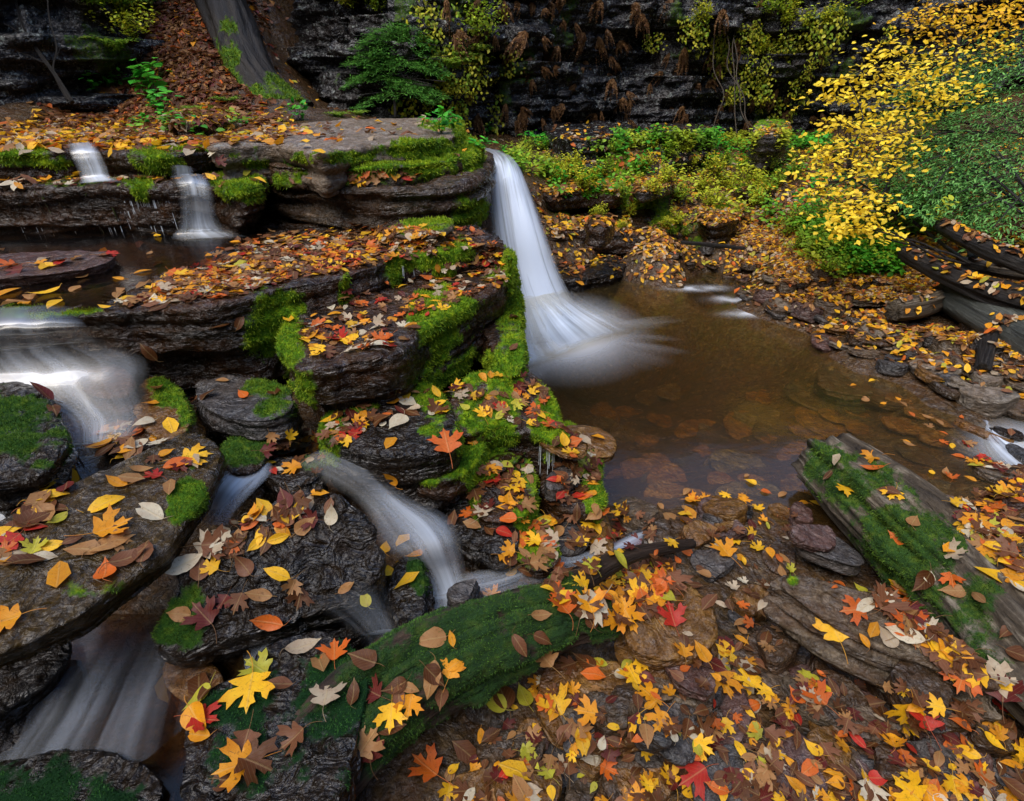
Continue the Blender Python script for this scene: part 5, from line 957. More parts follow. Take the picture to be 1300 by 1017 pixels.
# ---------------------------------------------------------------- cliffs
def cliff(path, z0, zh, nx, nz, seed, name='cliff', lean=.05, amp=.35):
    pts = [np.array(p, float) for p in path]; seg = [np.linalg.norm(pts[i+1]-pts[i]) for i in range(len(pts)-1)]; L = sum(seg); V = []
    s = np.linspace(0, L, nx); cum = np.cumsum([0]+seg); X = np.interp(s, cum, [p[0] for p in pts]); Y = np.interp(s, cum, [p[1] for p in pts])
    k = np.ones(25)/25; Xs = np.convolve(np.pad(X, 12, 'edge'), k, 'valid'); Ys = np.convolve(np.pad(Y, 12, 'edge'), k, 'valid')
    tx, ty = np.gradient(Xs), np.gradient(Ys); l = np.hypot(tx, ty); nxv, nyv = ty/l, -tx/l
    zs = z0+np.linspace(0, 1, nz)**1.15*(zh-z0)
    SX, Z = np.meshgrid(np.arange(nx), zs); SX = SX.ravel(); Z = Z.ravel(); x, y = Xs[SX], Ys[SX]; p = np.stack([x, y, Z], 1)
    w = Z+fbm(p, .35, 3, seed)*.16
    bed = np.floor(w*2.6+noise(np.stack([w*1.3, w*0, w*0], 1), seed)*1.6)
    blk = np.stack([bed*7.31, np.floor(s[SX]*(.7+.5*np.abs(noise(np.stack([bed*3.3, bed*0, bed*0], 1), seed)))+bed*.37)*3.7, bed*0], 1)
    a = noise(blk+.5, seed+2)*amp*.95+noise(np.stack([bed*5.1+.5, s[SX]*.6, bed*0], 1), seed+4)*amp*.5-np.clip(.08-np.abs(fbm(p, .9, 3, seed+12, st=(1, 1, .35))), 0, 1)*5*amp
    fine = np.floor(w*11+fbm(p, .8, 2, seed+13)*1.2); a2 = noise(np.stack([fine*3.3+.5, np.floor(s[SX]*2.3+fine*.61)*1.7, fine*0], 1), seed+5)*.06
    fn = fbm(p, 2.5, 5, seed+6, st=(1, 1, 2.2))*.14+fbm(p, 9, 3, seed+7, st=(1, 1, 2))*.03
    off = a+a2+fn+fbm(p, .4, 3, seed+8)*.7-lean*(Z-z0)-.25*np.clip(1-(Z-z0)/.5, 0, 1)*0
    x = x+nxv[SX]*off; y = y+nyv[SX]*off
    V = np.stack([x, y, Z], 1); i = np.arange(nx*nz).reshape(nz, nx); f = np.stack([i[:-1, :-1], i[:-1, 1:], i[1:, 1:], i[1:, :-1]], -1).reshape(-1, 4)
    ms = np.clip(sm(fbm(V, 1.6, 5, seed+9), .16, .4)*.5, 0, 1)
    o = mk(name, V, f, MAT['cliff'], attrs={'moss': ms, 'mdark': np.full(len(V), .5)}); tag(o, kind='structure'); return o
c1 = cliff([(-14, 5.2), (-8, 5.9), (-5.6, 6.3), (-4.5, 6.9), (-4.4, 8.2), (-5.2, 11), (-6, 14)], .9, 5.6, 420, 220, 3, amp=.3)
c2 = cliff([(-3.8, 14), (-3.3, 10.5), (-3.05, 8.7), (-2.4, 7.9), (-1.2, 7.8), (0, 8.5), (1.5, 9.7), (3.5, 9.9), (5.5, 9.6), (8, 9.9), (10, 9.4), (14, 7), (18, 3)], .5, 5.8, 900, 300, 8, amp=.38)
BVC, OWC = build_bvh2([(c1, ''), (c2, '')])
def _dbg():
    pass
def pickc(px, py):
    r = (P(px, py, d=1)-EYE).normalized(); h = BVC.ray_cast(EYE, r, 60); h2 = BV.ray_cast(EYE, r, 60)
    if h[0] is None: return None
    if h2[0] is not None and h2[3] < h[3]: return None
    return h
# wooden sign at the foot of the cliff
def sign():
    h = pickc(843, 164); c = P(843, 164, d=(h[0].y*C_-(h[0].z-H)*S_)-.25) if h else P(843, 164, d=8.6)
    s = c.y*1.0; w = 17*c.y/F*.75*1.05; hh = w*.42
    r = empty('wooden_sign', c); tag(r, 'small brown wooden sign with yellow carved letters at the cliff base', 'sign')
    sw = plain('sign_wood', (.055, .03, .022)); sy = plain('sign_letters', (.62, .38, .10))
    def box(nm, x0, x1, y0, y1, z0, z1, m_):
        V = [(x, y, z) for x in (x0, x1) for y in (y0, y1) for z in (z0, z1)]
        return mk(nm, np.array(V)+np.array(tuple(c)), [(0, 1, 3, 2), (4, 6, 7, 5), (0, 4, 5, 1), (2, 3, 7, 6), (0, 2, 6, 4), (1, 5, 7, 3)], m_, parent=r, smooth=False)
    box('board', -w, w, -.02, .02, -hh, hh, sw)
    for x in (-w*.7, w*.7): box('post', x-.02, x+.02, .022, .06, -hh-.35, hh*.8, sw)
    bpy.ops.object.select_all(action='DESELECT') if False else None
    cu = bpy.data.curves.new('lettering', 'FONT'); cu.body = 'CAYUGA'; cu.size = hh*1.25; cu.align_x = 'CENTER'; cu.align_y = 'CENTER'; cu.extrude = .004; cu.offset = .0012
    t = bpy.data.objects.new('lettering', cu); COL.objects.link(t); bpy.context.view_layer.update(); me = bpy.data.meshes.new_from_object(t.evaluated_get(bpy.context.evaluated_depsgraph_get())); bpy.data.objects.remove(t)
    me.materials.clear(); me.materials.append(sy); t = bpy.data.objects.new('lettering', me); COL.objects.link(t); t.parent = r; t.location = (0, -.026, 0); t.rotation_euler = (math.pi/2, 0, 0)
sign()
# ---------------------------------------------------------------- plants
def quad_leaves(P0, D, N, L, W, C, cup=.15):
    """vectorised small leaves: base points, directions, normals, length, width, colour -> arrays (6 verts, 4 tris each)"""
    n = len(P0); D = D/np.linalg.norm(D, axis=1)[:, None]; S = np.cross(D, N); S /= np.maximum(np.linalg.norm(S, axis=1)[:, None], 1e-6); N = np.cross(S, D)
    L = np.broadcast_to(L, (n,))[:, None]; W = np.broadcast_to(W, (n,))[:, None]
    v = np.stack([P0, P0+D*L*.35+S*W+N*W*cup, P0+D*L*.75+S*W*.7+N*W*cup*.5, P0+D*L-N*L*.08, P0+D*L*.75-S*W*.7+N*W*cup*.5, P0+D*L*.35-S*W+N*W*cup], 1).reshape(-1, 3)
    b = np.arange(n)[:, None, None]*6; t_ = (b+np.array([[0, 1, 5], [1, 2, 4], [1, 4, 5], [2, 3, 4]])[None]).reshape(-1, 3)
    return v, t_, np.repeat(C, 6, 0)
def cols(n, a, b, jit=.15, r=None):
    k = RNG.random(n)[:, None]; c = np.array(a)*(1-k)+np.array(b)*k; return c*(1+RNG.normal(0, jit, (n, 1)))
class Acc:
    def __init__(s): s.V, s.T, s.C, s.b = [], [], [], 0
    def add(s, v, t_, c): s.V.append(v); s.T.append(t_+s.b); s.C.append(c); s.b += len(v)
    def build(s, name, parent=None, mat='foliage', loc=None):
        V = np.concatenate(s.V); return mk(name, V, np.concatenate(s.T), MAT[mat], parent=parent, attrs={'col': np.clip(np.concatenate(s.C), .001, 1)}, smooth=False, loc=loc)
def stems(acc, A, B, r, col):
    A, B = np.asarray(A, float), np.asarray(B, float); n = len(A); d = B-A; d /= np.maximum(np.linalg.norm(d, axis=1)[:, None], 1e-6); u = np.cross(d, [.3, .5, .8]); u /= np.linalg.norm(u, axis=1)[:, None]; w = np.cross(d, u)
    vs = []
    for Q, rr in ((A, r), (B, r*.6)):
        for k in range(3): a = k*2.094; vs.append(Q+(u*math.cos(a)+w*math.sin(a))*np.broadcast_to(rr, (n,))[:, None])
    v = np.stack(vs, 1).reshape(-1, 3); b = np.arange(n)[:, None, None]*6
    t_ = (b+np.array([[0, 1, 4], [0, 4, 3], [1, 2, 5], [1, 5, 4], [2, 0, 3], [2, 3, 5]])[None]).reshape(-1, 3); acc.add(v, t_, np.tile(col, (len(v), 1)))
def plant_mesh(k, kind):
    """one plant about 1 unit tall, origin at its foot"""
    rg = np.random.default_rng(k); A = Acc(); 
    if kind == 'shrub':
        ns = 16; base = rg.normal(0, .08, (ns, 3))*[1, 1, 0]; tip = base+np.stack([rg.normal(0, .38, ns), rg.normal(0, .38, ns), rg.uniform(.5, 1., ns)], 1)
        stems(A, base, tip, .012, (.05, .03, .015)); n = 420; i = rg.integers(0, ns, n); t_ = rg.uniform(.25, 1.05, n)[:, None]; p = base[i]*(1-t_)+tip[i]*t_+rg.normal(0, .07, (n, 3))
        d = rg.normal(0, 1, (n, 3))*[1, 1, .4]; N = rg.normal(0, .35, (n, 3))+[0, 0, 1]
        A.add(*quad_leaves(p, d, N, rg.uniform(.09, .16, n), rg.uniform(.025, .045, n), cols(n, *((.30, .42, .02), (.55, .48, .03)) if k % 2 else ((.13, .27, .015), (.38, .45, .03)))))
    elif kind == 'broad':
        ns = 7; base = rg.normal(0, .05, (ns, 3))*[1, 1, 0]; tip = base+np.stack([rg.normal(0, .3, ns), rg.normal(0, .3, ns), rg.uniform(.4, 1., ns)], 1)
        stems(A, base, tip, .012, (.08, .10, .03)); n = 34; i = rg.integers(0, ns, n); t_ = rg.uniform(.4, 1.05, n)[:, None]; p = base[i]*(1-t_)+tip[i]*t_+rg.normal(0, .05, (n, 3))
        d = rg.normal(0, 1, (n, 3))*[1, 1, .3]; N = rg.normal(0, .3, (n, 3))+[0, -.3, 1]
        A.add(*quad_leaves(p, d, N, rg.uniform(.25, .4, n), rg.uniform(.08, .13, n), cols(n, (.03, .26, .02), (.10, .42, .03))))
    elif kind in ('fern', 'deadfern'):
        nf = 11 if kind == 'fern' else 8
        for q in range(nf):
            a = 6.283*q/nf+rg.normal(0, .3); L = rg.uniform(.7, 1.); m_ = 14; t_ = np.linspace(0, 1, m_)
            dx, dy = math.cos(a), math.sin(a)
            if kind == 'fern': pts = np.stack([dx*L*.8*t_, dy*L*.8*t_, L*(.75*t_-.55*t_**2)], 1)
            else: pts = np.stack([dx*.28*L*np.sin(t_*1.6), dy*.28*L*np.sin(t_*1.6), .08*t_-L*t_**1.3], 1)
            stems(A, pts[:-1], pts[1:], .008, (.07, .06, .02) if kind == 'fern' else (.09, .04, .02))
            side = np.array([-dy, dx, 0.]); c0, c1_ = ((.09, .24, .02), (.30, .40, .04)) if kind == 'fern' else ((.10, .042, .02), (.28, .15, .06))
            for sg in (-1, 1):
                pp = np.repeat(pts[1:], 2, 0)+rg.normal(0, .01, (2*m_-2, 3)); tt = np.repeat(t_[1:], 2); n = len(pp); d = side*sg+rg.normal(0, .25, (n, 3))+(np.array([0, 0, -.2]) if kind == 'fern' else np.array([0, 0, -1.1]))
                A.add(*quad_leaves(pp, d, rg.normal(0, .3, (n, 3))+[0, 0, 1], .22*(1.05-tt), .022, cols(n, c0, c1_)))
    elif kind == 'vineleaf':
        n = 60; p = np.stack([rg.normal(0, .22, n), rg.normal(0, .06, n)-.05, -rg.uniform(0, 1, n)], 1); kk = np.linspace(0, -1, 9); ax = np.stack([.06*np.sin(kk*7), kk*0-.03, kk], 1); stems(A, ax[:-1], ax[1:], .008, (.05, .035, .02)); q_ = np.stack([.06*np.sin(p[:, 2]*7), p[:, 2]*0-.03, p[:, 2]], 1); stems(A, q_, p, .004, (.05, .035, .02))
        A.add(*quad_leaves(p, rg.normal(0, .5, (n, 3))+[0, -.2, -.8], rg.normal(0, .4, (n, 3))+[0, -1, .4], rg.uniform(.09, .17, n), rg.uniform(.035, .06, n), cols(n, (.16, .28, .02), (.5, .42, .03))))
    me_o = A.build('tmp_plant'); me = me_o.data; bpy.data.objects.remove(me_o); return me
PM = {k: [plant_mesh(s+{'shrub': 0, 'broad': 40, 'fern': 80, 'deadfern': 120, 'vineleaf': 160}[k], k) for s in range(4)] for k in ('shrub', 'broad', 'fern', 'deadfern', 'vineleaf')}
LAB = []
def plant(px, py, kind, size, phrase, name, cat, grp, cl=False, mi=None, where='on the far bank'):
    h = pickc(px, py) if cl else pick(px, py)
    if h is None: return
    co = h[0]
    if cl: co = co-(co-EYE).normalized()*.05
    me = PM[kind][random.randrange(4) if mi is None else mi]; me.name = name
    o = bpy.data.objects.new(name, me); COL.objects.link(o); o.location = co; o.scale = (size, size, size*random.uniform(.8, 1.1)); o.rotation_euler = (0, 0, random.uniform(0, 6.28) if kind != 'vineleaf' else random.gauss(0, .3))
    tag(o, 'x', cat, grp); LAB.append((o, (phrase, where)))
    if kind == 'deadfern': o.rotation_euler = (random.gauss(0, .35), random.gauss(0, .45), random.uniform(0, 6.28)); o.scale = (size*random.uniform(.7, 1.5), size*random.uniform(.6, 1.2), size*random.uniform(.6, 1.5))
    return o
for (x, y, s, m_) in [(722, 225, .36, 1), (740, 240, .40, 1), (710, 232, .3, 3), (700, 215, .28, 1), (755, 230, .3, 3), (730, 215, .3, 1), (765, 222, .25, 0), (830, 190, .26, 1), (850, 200, .26, 0), (870, 195, .25, 3), (820, 215, .3, 1), (845, 232, .36, 3), (830, 250, .32, 1), (860, 255, .28, 0), (815, 262, .28, 1), (790, 250, .24, 2),
                      (905, 225, .4, 1), (925, 240, .42, 3), (890, 245, .34, 1), (945, 215, .34, 1), (955, 240, .36, 3), (920, 208, .26, 2), (960, 262, .3, 1), (900, 262, .3, 3), (975, 215, .26, 0), (985, 235, .28, 2), (945, 190, .2, 0), (1000, 205, .3, 2), (780, 195, .2, 0), (800, 190, .2, 1), (900, 192, .2, 1), (880, 210, .22, 3), (800, 275, .26, 1), (860, 285, .28, 3), (845, 290, .24, 1), (790, 290, .18, 1), (760, 275, .2, 1), (1010, 225, .3, 0), (870, 300, .2, 2), (690, 190, .25, 2), (670, 190, .22, 0), (655, 205, .22, 1)]:
    plant(x, y, 'shrub', s*.72, 'yellow-green shrub' if m_ % 2 else 'mid-green shrub', 'bank_shrub', 'shrub', 'low shrubs on the far bank', mi=m_)
for (x, y, s) in [(1070, 335, .34), (1055, 318, .32), (1095, 325, .36), (1040, 330, .28), (1080, 310, .36), (1110, 345, .28), (1050, 345, .24), (1030, 312, .26), (1075, 350, .24), (1015, 290, .26), (1040, 278, .26), (1060, 290, .3), (1120, 330, .26), (1100, 300, .34), (1010, 318, .2), (1000, 300, .2)]:
    plant(x, y, 'shrub', s*.75, 'bright green leafy seedling', 'green_seedling', 'plant', 'bright green plants at the edge of the right bank', mi=2 if random.random() < .5 else 0, where='below the yellow tree'); 
for (x, y, s) in [(195, 128, .40), (188, 112, .32), (205, 150, .26), (382, 152, .22), (560, 170, .2), (600, 160, .26), (612, 195, .16), (678, 185, .26), (690, 190, .2), (620, 170, .18), (918, 172, .24), (905, 175, .18), (185, 160, .18), (212, 160, .14), (125, 118, .24), (140, 112, .2), (640, 200, .16), (575, 165, .16), (1035, 195, .3), (1060, 200, .3)]:
    plant(x, y, 'broad', s, 'bright green broad-leaved seedling', 'broad_leaf_plant', 'plant', 'broad-leaved green seedlings', where='near the foot of the cliffs')
for (x, y, s) in [(288, 130, .28), (430, 148, .22), (455, 146, .2), (480, 148, .18), (120, 80, .3), (150, 70, .3), (245, 140, .2), (640, 212, .2)]:
    plant(x, y, 'fern', s, 'yellow-green fern', 'fern', 'fern', 'small living ferns', where='rooted on the upper rocks')
label_series(LAB); LAB = []
for i in range(120):
    x = random.uniform(640, 1060); y = random.uniform(-5, 165); 
    if random.random() < .35: x = random.uniform(560, 720)
    plant(x, y, 'deadfern', random.uniform(.16, .38), 'withered brown fern' , 'hanging_dead_fern', 'fern', 'dead ferns hanging from the cliff', cl=True, where='hanging on the dark cliff')
for i in range(95):
    x, y = random.choice([(600, 80), (570, 120), (560, 50), (940, 60), (990, 40), (1030, 45), (960, 120), (930, 40), (1070, 20), (550, 15), (1000, 90), (860, 20), (620, 20)]); x += random.gauss(0, 28); y += random.gauss(0, 18)
    plant(x, y, 'vineleaf', random.uniform(.2, .42), 'yellow-green creeper spray', 'creeper_spray', 'creeper', 'creepers on the cliff face', cl=True, where='hanging on the dark cliff')
for (x, y, s) in [(610, 50, .35), (590, 72, .5), (585, 78, .45), (597, 70, .4), (575, 85, .4), (605, 88, .3), (573, 118, .25), (980, 20, .4), (1000, 32, .35), (1020, 40, .35), (1050, 35, .35), (965, 70, .3), (1040, 50, .3), (150, 12, .5), (120, 5, .5), (180, 10, .45), (170, 50, .35), (145, 60, .4), (160, 30, .3), (340, 10, .4), (440, 10, .3), (480, 15, .25), (890, 30, .3), (1090, 10, .4), (620, 110, .3), (1010, 10, .4)]:
    plant(x, y, 'fern' if x < 700 and s > .38 else 'shrub', s, 'green clump of foliage', 'cliff_plant', 'plant', 'green plants growing out of the cliff', cl=True, where='growing from a cliff crack')
label_series(LAB); LAB = []
# ---------------------------------------------------------------- trees
def wig(a, b, n, am, rg):
    a, b = Vector(a), Vector(b); L = (b-a).length; out = [a]
    for i in range(1, n): out.append(a.lerp(b, i/n)+Vector((rg.gauss(0, am), rg.gauss(0, am), rg.gauss(0, am)))*L)
    return out+[b]
def tree(name, label, cat, base, limbs, crown, seed, bark='bark', r0=.04):
    rg = random.Random(seed); r = empty(name, base); tag(r, label, cat)
    V, Fs, UV, b = [], [], [], 0
    for k, (pts, ra, rb) in enumerate(limbs):
        n = len(pts); o = tube('t', pts, [ra+(rb-ra)*i/(n-1) for i in range(n)], MAT[bark], seg=12 if k == 0 else 7, sub=5, amp=.15, fluting=.08, seed=seed+k)
        me = o.data; v = get_v(me)+np.array(o.location); V.append(v); Fs += [[i+b for i in p.vertices] for p in me.polygons]; b += len(v); bpy.data.objects.remove(o)
    V = np.concatenate(V); mk('trunk', V, Fs, MAT[bark], parent=r, attrs={'moss': np.zeros(len(V)), 'mdark': np.zeros(len(V))}, uv=np.stack([V[:, 0]*2, V[:, 2]], 1))
    crown.build('crown', parent=r); return r
# yellow beech-like sapling at the right: sprays of leaves in flat tiers
def yellow_tree():
    rg = random.Random(21); A = Acc(); limbs = []
    base = pick(1235, 330)[0]; dB = 4.9
    blobs = [(1085, 115, 48, 14, 4.6), (1070, 125, 40, 10, 4.5), (1130, 60, 40, 22, 4.8), (1160, 95, 60, 22, 4.7), (1120, 90, 36, 18, 4.6), (1200, 75, 60, 24, 4.9), (1240, 40, 60, 30, 5.2), (1190, 30, 40, 20, 5.2), (1270, 20, 50, 26, 5.3), (1180, 110, 60, 18, 4.6), (1110, 150, 50, 16, 4.5), (1150, 145, 46, 14, 4.6), (1100, 165, 50, 14, 4.4), (1065, 185, 44, 14, 4.4), (1110, 180, 60, 16, 4.4), (1150, 175, 34, 10, 4.6),
             (1045, 195, 34, 10, 4.3), (1085, 205, 46, 12, 4.3), (1040, 240, 36, 10, 4.1), (1060, 215, 50, 12, 4.2), (1100, 245, 40, 10, 4.1), (1085, 265, 44, 12, 4.0), (1110, 258, 40, 10, 4.0), (1080, 290, 40, 12, 3.9), (1110, 292, 40, 12, 3.9), (1095, 275, 40, 12, 3.9), (1075, 100, 30, 9, 4.5), (1220, 120, 50, 16, 4.9), (1270, 60, 50, 20, 5.2), (1290, 10, 40, 24, 5.4), (1160, 20, 30, 14, 5.2), (1065, 155, 28, 10, 4.4), (1210, 10, 50, 20, 5.3), (1130, 205, 40, 12, 4.4), (1170, 130, 40, 16, 4.7)]
    tr = [base, P(1225, 250, d=4.9), P(1205, 160, d=4.9), P(1215, 60, d=5.1), P(1250, -60, d=5.3)]
    limbs.append((tr, .03, .010)); tr2 = [base+Vector((-.1, -.1, 0)), P(1170, 290, d=4.5), P(1120, 250, d=4.25), P(1080, 225, d=4.2)]; limbs.append((tr2, .016, .005))
    for (x, y, rx, ry, d) in blobs:
        d -= .15; c = P(x, y, d=d); src = min([p for q in (tr, tr2) for p in q], key=lambda p: (p-c).length+max(0, p.z-c.z)*2)
        limbs.append((wig(src, c, 4, .04, rg), .009, .003)); wx, wz = rx*d/F, ry*d/F
        n = int(rx*ry*.10)+26; p = np.array(tuple(c))+RNG.normal(0, 1, (n, 3))*[wx*.55, wx*.4, wz*.42]; p[:, 2] -= np.abs(p[:, 0]-c.x)*.15
        twg = np.array(tuple(c))+RNG.normal(0, 1, (10, 3))*[wx*.6, wx*.4, wz*.5]; stems(A, np.tile(tuple(c), (10, 1)), twg, .0025, (.04, .03, .02))
        dr = RNG.normal(0, 1, (n, 3))*[1, 1, .4]+[-.5, -.3, -.15]; N = RNG.normal(0, .45, (n, 3))+[0, -.25, 1]
        A.add(*quad_leaves(p, dr, N, RNG.uniform(.034, .06, n), RNG.uniform(.011, .018, n), cols(n, (.86, .56, .02), (.70, .34, .02) if y < 50 else (.80, .62, .05))))
    tree('yellow_sapling', 'bright yellow autumn sapling leaning out over the right bank', 'tree', base, limbs, A, 31)
yellow_tree()
def hemlock(name, label, base, tops, blobs, seed, a=(.04, .16, .03), b=(.20, .42, .10), r=.05, nn=1., ln=.03):
    rg = random.Random(seed); A = Acc(); limbs = [(tops, r, r*.3)]
    for (x, y, x2, y2, wd, d) in blobs:
        s_, e_ = P(x, y, d=d+.15), P(x2, y2, d=d-.2); src = min(tops, key=lambda p: (p-s_).length)
        limbs.append(([src, s_, e_], .010, .004)); m_ = max(6, int((e_-s_).length/.05)); sd = Vector((0, -.35, .1)).cross(e_-s_); side = Vector((e_-s_).cross(Vector((0, 0, 1)))).normalized()
        Pp, Dd = [], []
        for i in range(0, m_):
            t_ = i/m_; c = s_.lerp(e_, t_)+Vector((0, 0, -.25*t_*t_*(e_-s_).length)); w = wd*d/F*(1-.75*t_)*1.3
            for sg in (-1, 1):
                k = rg.uniform(.6, 1.2); tip = c+side*sg*w*k+(e_-s_).normalized()*w*.5+Vector((0, 0, -.22*w+rg.gauss(0, .12*w))); nl = int(18*nn)
                tt = np.linspace(.02, 1, nl)[:, None]; pp = np.array(tuple(c))*(1-tt)+np.array(tuple(tip))*tt+RNG.normal(0, .006+.06*w, (nl, 3))*tt
                stems(A, [tuple(c)], [tuple(tip)], .002, (.03, .02, .012)); dd = np.array(tuple((tip-c).normalized())); ss = np.array(tuple((e_-s_).normalized()))
                for q in (-1, 1): Pp.append(pp); Dd.append(np.tile(dd*.6+ss*q, (nl, 1))+RNG.normal(0, .3, (nl, 3)))
        Pp, Dd = np.concatenate(Pp), np.concatenate(Dd); n = len(Pp)
        A.add(*quad_leaves(Pp, Dd, RNG.normal(0, .2, (n, 3))+[0, 0, 1], RNG.uniform(.7, 1.2, n)*ln, ln*.11, cols(n, a, b, .2)))
    tree(name, label, 'tree', tops[0], limbs, A, seed)
hb = []
for (x, y, x2, y2, w, d) in [(1290, 60, 1200, 100, 60, 4.9), (1300, 110, 1190, 125, 60, 4.8), (1310, 90, 1220, 80, 60, 5.0), (1260, 130, 1155, 150, 55, 4.6), (1310, 150, 1210, 185, 70, 4.6), (1240, 170, 1130, 190, 50, 4.4), (1310, 190, 1200, 230, 70, 4.4), (1250, 190, 1150, 215, 60, 4.3), (1310, 220, 1215, 245, 60, 4.2), (1240, 75, 1170, 85, 40, 5.1), (1200, 150, 1110, 120, 40, 4.7), (1180, 180, 1080, 195, 44, 4.6),
                             (1300, 250, 1230, 265, 50, 4.1), (1180, 205, 1110, 225, 36, 4.4), (1310, 130, 1250, 160, 70, 4.9), (1280, 170, 1180, 165, 60, 4.7), (1200, 110, 1140, 100, 34, 5.0), (1310, 30, 1250, 70, 60, 5.2), (1320, 200, 1240, 210, 60, 4.5), (1230, 205, 1180, 245, 40, 4.2), (1320, 230, 1260, 290, 50, 4.0)]: hb.append((x, y, x2, y2, w, d))
hemlock('hemlock_tree', 'green hemlock with drooping feathery boughs behind the yellow sapling', None, [P(1345, 300, .75), P(1335, 180, d=5.2), P(1330, 60, d=5.5), P(1320, -90, d=6)], hb, 41, r=.07, nn=.6, ln=.056)
sh = []
rgH = random.Random(4)
for k in range(26):
    y = rgH.uniform(28, 118); w = 62*(1-abs((y-78)/75)**1.6)+8; sg = rgH.choice((-1, 1)); sh.append((500+rgH.uniform(-6, 6), y, 500+sg*w*rgH.uniform(.6, 1.1), y+rgH.uniform(-12, 14), 22, 6.6))
hemlock('young_hemlock', 'small young green hemlock behind the capstone against the cliff', None, [P(502, 150, d=6.7), P(500, 100, d=6.7), P(498, 60, d=6.7), P(497, 20, d=6.7)], sh, 43, a=(.03, .14, .02), b=(.14, .34, .05), r=.02, nn=.8, ln=.045)
# thin leafless saplings at the left, big dark trunk, cliff vines
def stem_thing(name, label, cat, pts, rad, mat='bark', twigs=(), seed=0):
    rg = random.Random(seed); r = empty(name, pts[0]); tag(r, label, cat)
    tube('trunk', pts, rad, MAT[mat], parent=r, seg=10, sub=8, amp=.12, fluting=.1, seed=seed)
    for a, b in twigs: tube('branch', wig(a, b, 4, .04, rg), [rad[0]*.4, rad[0]*.3, rad[0]*.25, rad[0]*.2, rad[0]*.1], MAT[mat], parent=r, seg=6, sub=5, seed=seed+1)
d = 5.4
stem_thing('bare_sapling', 'leaning bare sapling at the upper left in front of the pale cliff', 'tree', [P(92, 130, d=d), P(70, 95, d=d), P(45, 60, d=d), P(28, 30, d=d), P(15, -20, d=d)], [.022, .018, .015, .012, .009], twigs=[(P(45, 60, d=d), P(5, 30, d=d-.2)), (P(60, 80, d=d), P(20, 65, d=d-.1))], seed=51)
stem_thing('bare_sapling', 'thinner reddish bare sapling just right of the leaning one', 'tree', [P(86, 128, d=d), P(68, 90, d=d), P(72, 60, d=d), P(62, 20, d=d), P(60, -30, d=d)], [.011, .009, .008, .007, .006], twigs=[(P(70, 75, d=d), P(88, 30, d=d))], seed=52)
tb = [P(362, 160, d=6.6), P(338, 128, d=6.6), P(316, 95, d=6.6), P(298, 50, d=6.7), P(282, 5, d=6.8), P(262, -60, d=7.0), P(235, -160, d=7.3)]
r = empty('dark_tree', tb[0]); tag(r, 'massive dark tree trunk leaning up the gap beside the leafy slope', 'tree')
tube('trunk', tb, [.42, .32, .30, .29, .28, .26, .24], MAT['bark'], parent=r, seg=48, sub=14, amp=.16, fluting=.14, seed=53, moss=[(340, 140, 60, 40, .75), (290, 80, 14, 60, .8)], mdark=.3)
for q, (x, y) in enumerate([(332, 150), (398, 160), (376, 168)]): tube('root', [P(350, 128, d=6.5), P((350+x)/2, 148, d=6.35), P(x, y+6, d=6.2)], [.16, .12, .05], MAT['bark'], parent=r, seg=16, sub=8, amp=.2, fluting=.1, seed=60+q)
vi = 0
for pts, lab in [([(905, 180), (912, 120), (905, 60), (912, 0)], 'hanging'), ([(955, 188), (940, 140), (925, 85), (915, 30), (910, -10)], 'long slanting'), ([(975, 185), (950, 150), (935, 100), (932, 50)], 'short looping'), ([(934, 170), (931, 120), (934, 60), (926, 0)], 'straight hanging')]:
    dd = 8.0; o = tube('hanging_vine', [P(x+random.gauss(0, 3), y, d=dd) for x, y in sum([[a, ((a[0]+b[0])/2, (a[1]+b[1])/2)] for a, b in zip(pts, pts[1:])], [])+[pts[-1]]], [.007]*(2*len(pts)-1), MAT['wood'], seg=6, sub=8, amp=.1, seed=70+vi); vi += 1; tag(o, lab+' bare vine in front of the dark cliff face', 'vine')
# ground cover of small green plants over the bank
A = Acc(); p0, cc = [], []
for poly, n in (([(690, 195), (1010, 180), (1100, 215), (1060, 300), (990, 300), (900, 270), (800, 270), (700, 250)], 380), ([(1000, 290), (1110, 290), (1150, 350), (1040, 355)], 500), ([(1100, 215), (1200, 225), (1190, 300), (1130, 300)], 160), ([(780, 178), (1050, 178), (1050, 192), (780, 192)], 500), ([(640, 190), (700, 190), (700, 230), (650, 220)], 160), ([(180, 165), (330, 160), (330, 175), (180, 180)], 14), ([(90, 20), (190, 10), (190, 120), (110, 110)], 60)):
    for _ in range(n):
        x, y = samp(poly); h = pick(x, y)
        if h and h[0].z > .12 and float(noise([[h[0].x*1.6, h[0].y*1.6, 3.3]])[0]) > -.25: p0.append(tuple(h[0]))
p0 = np.array(p0); n = len(p0); up_ = RNG.uniform(.03, .16, n); q = np.repeat(p0, 7, 0)+RNG.normal(0, .035, (n*7, 3)); q[:, 2] = np.repeat(p0[:, 2]+up_, 7)+RNG.normal(0, .02, n*7)
stems(A, p0, p0+np.stack([RNG.normal(0, .02, n), RNG.normal(0, .02, n), up_], 1), .002, (.06, .10, .02))
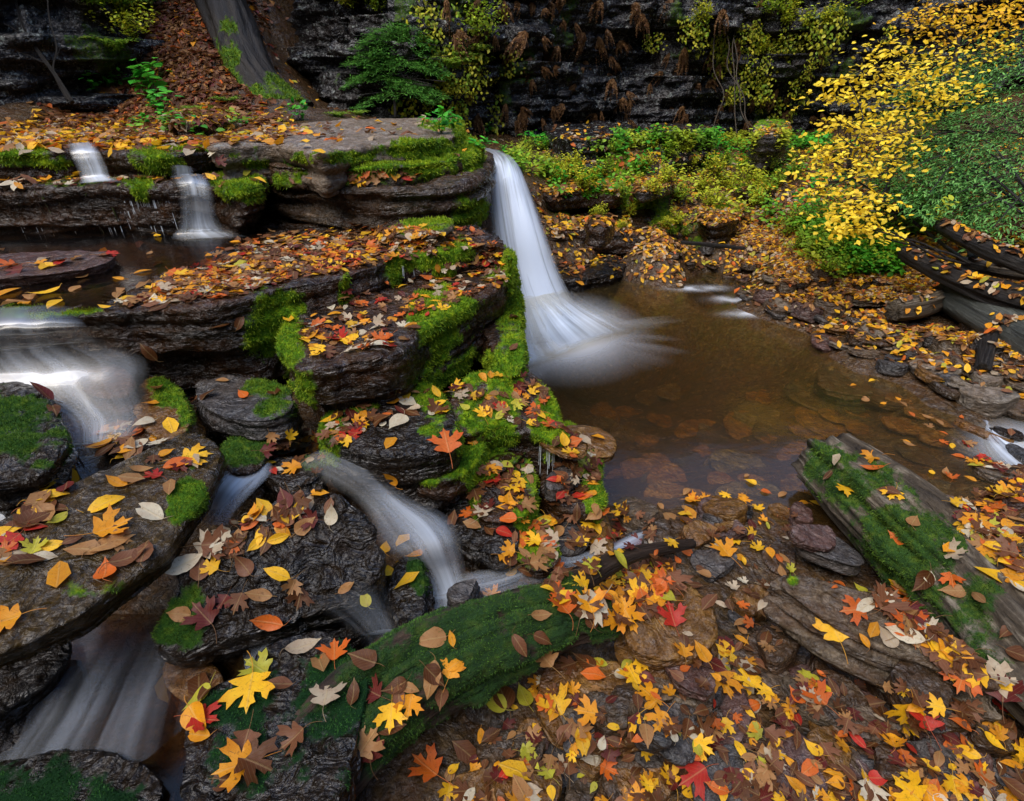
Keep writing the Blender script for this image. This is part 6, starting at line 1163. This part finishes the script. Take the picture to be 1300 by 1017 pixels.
g = sm(noise(p0*1.3, 5), -.4, .5)[:, None]; cb = np.array([.05, .30, .02])*(1-g)+np.array([.42, .46, .03])*g; cb = np.repeat(cb, 7, 0)*RNG.uniform(.6, 1.25, (n*7, 1))
A.add(*quad_leaves(q, RNG.normal(0, 1, (n*7, 3))*[1, 1, .3], RNG.normal(0, .3, (n*7, 3))+[0, -.2, 1], RNG.uniform(.035, .07, n*7), RNG.uniform(.012, .022, n*7), cb))
o = A.build('ground_cover'); tag(o, kind='stuff')
# ---------------------------------------------------------------- light, sky, camera
w = bpy.data.worlds.new('World'); SC.world = w; w.use_nodes = True; nt = w.node_tree; bg = nt.nodes['Background']
sky = nt.nodes.new('ShaderNodeTexSky'); sky.sky_type = 'NISHITA'; sky.sun_disc = False; EL, AZ = math.radians(58), math.radians(-138)
sky.sun_elevation = EL; sky.sun_rotation = AZ; sky.dust_density = 1; sky.ozone_density = 1.5; sky.altitude = 300; nt.links.new(sky.outputs[0], bg.inputs[0]); bg.inputs[1].default_value = .15
s = bpy.data.lights.new('sun', 'SUN'); s.energy = 1.5; s.angle = math.radians(55); s.color = (1, .91, .78); so = bpy.data.objects.new('sun', s); COL.objects.link(so)
sd = Vector((math.sin(AZ)*math.cos(EL), math.cos(AZ)*math.cos(EL), math.sin(EL))); so.rotation_euler = sd.to_track_quat('Z', 'Y').to_euler(); so.location = (0, 0, 12)
cam = bpy.data.cameras.new('camera'); co = bpy.data.objects.new('camera', cam); COL.objects.link(co); SC.camera = co
cam.sensor_width = 36; cam.lens = F/1300*36; cam.clip_start = .05; cam.clip_end = 300; co.location = (0, 0, H); co.rotation_euler = (math.pi/2-PIT, 0, 0)
SC.view_settings.view_transform = 'Standard'; SC.view_settings.look = 'None'; SC.view_settings.exposure = 1.85; SC.view_settings.gamma = 1
SC.cycles.transparent_max_bounces = 16; SC.cycles.max_bounces = 6; SC.cycles.use_denoising = True; SC.cycles.volume_bounces = 0; SC.cycles.sample_clamp_indirect = 4
print('done', len(SC.objects), round(time.time()-T0, 1))
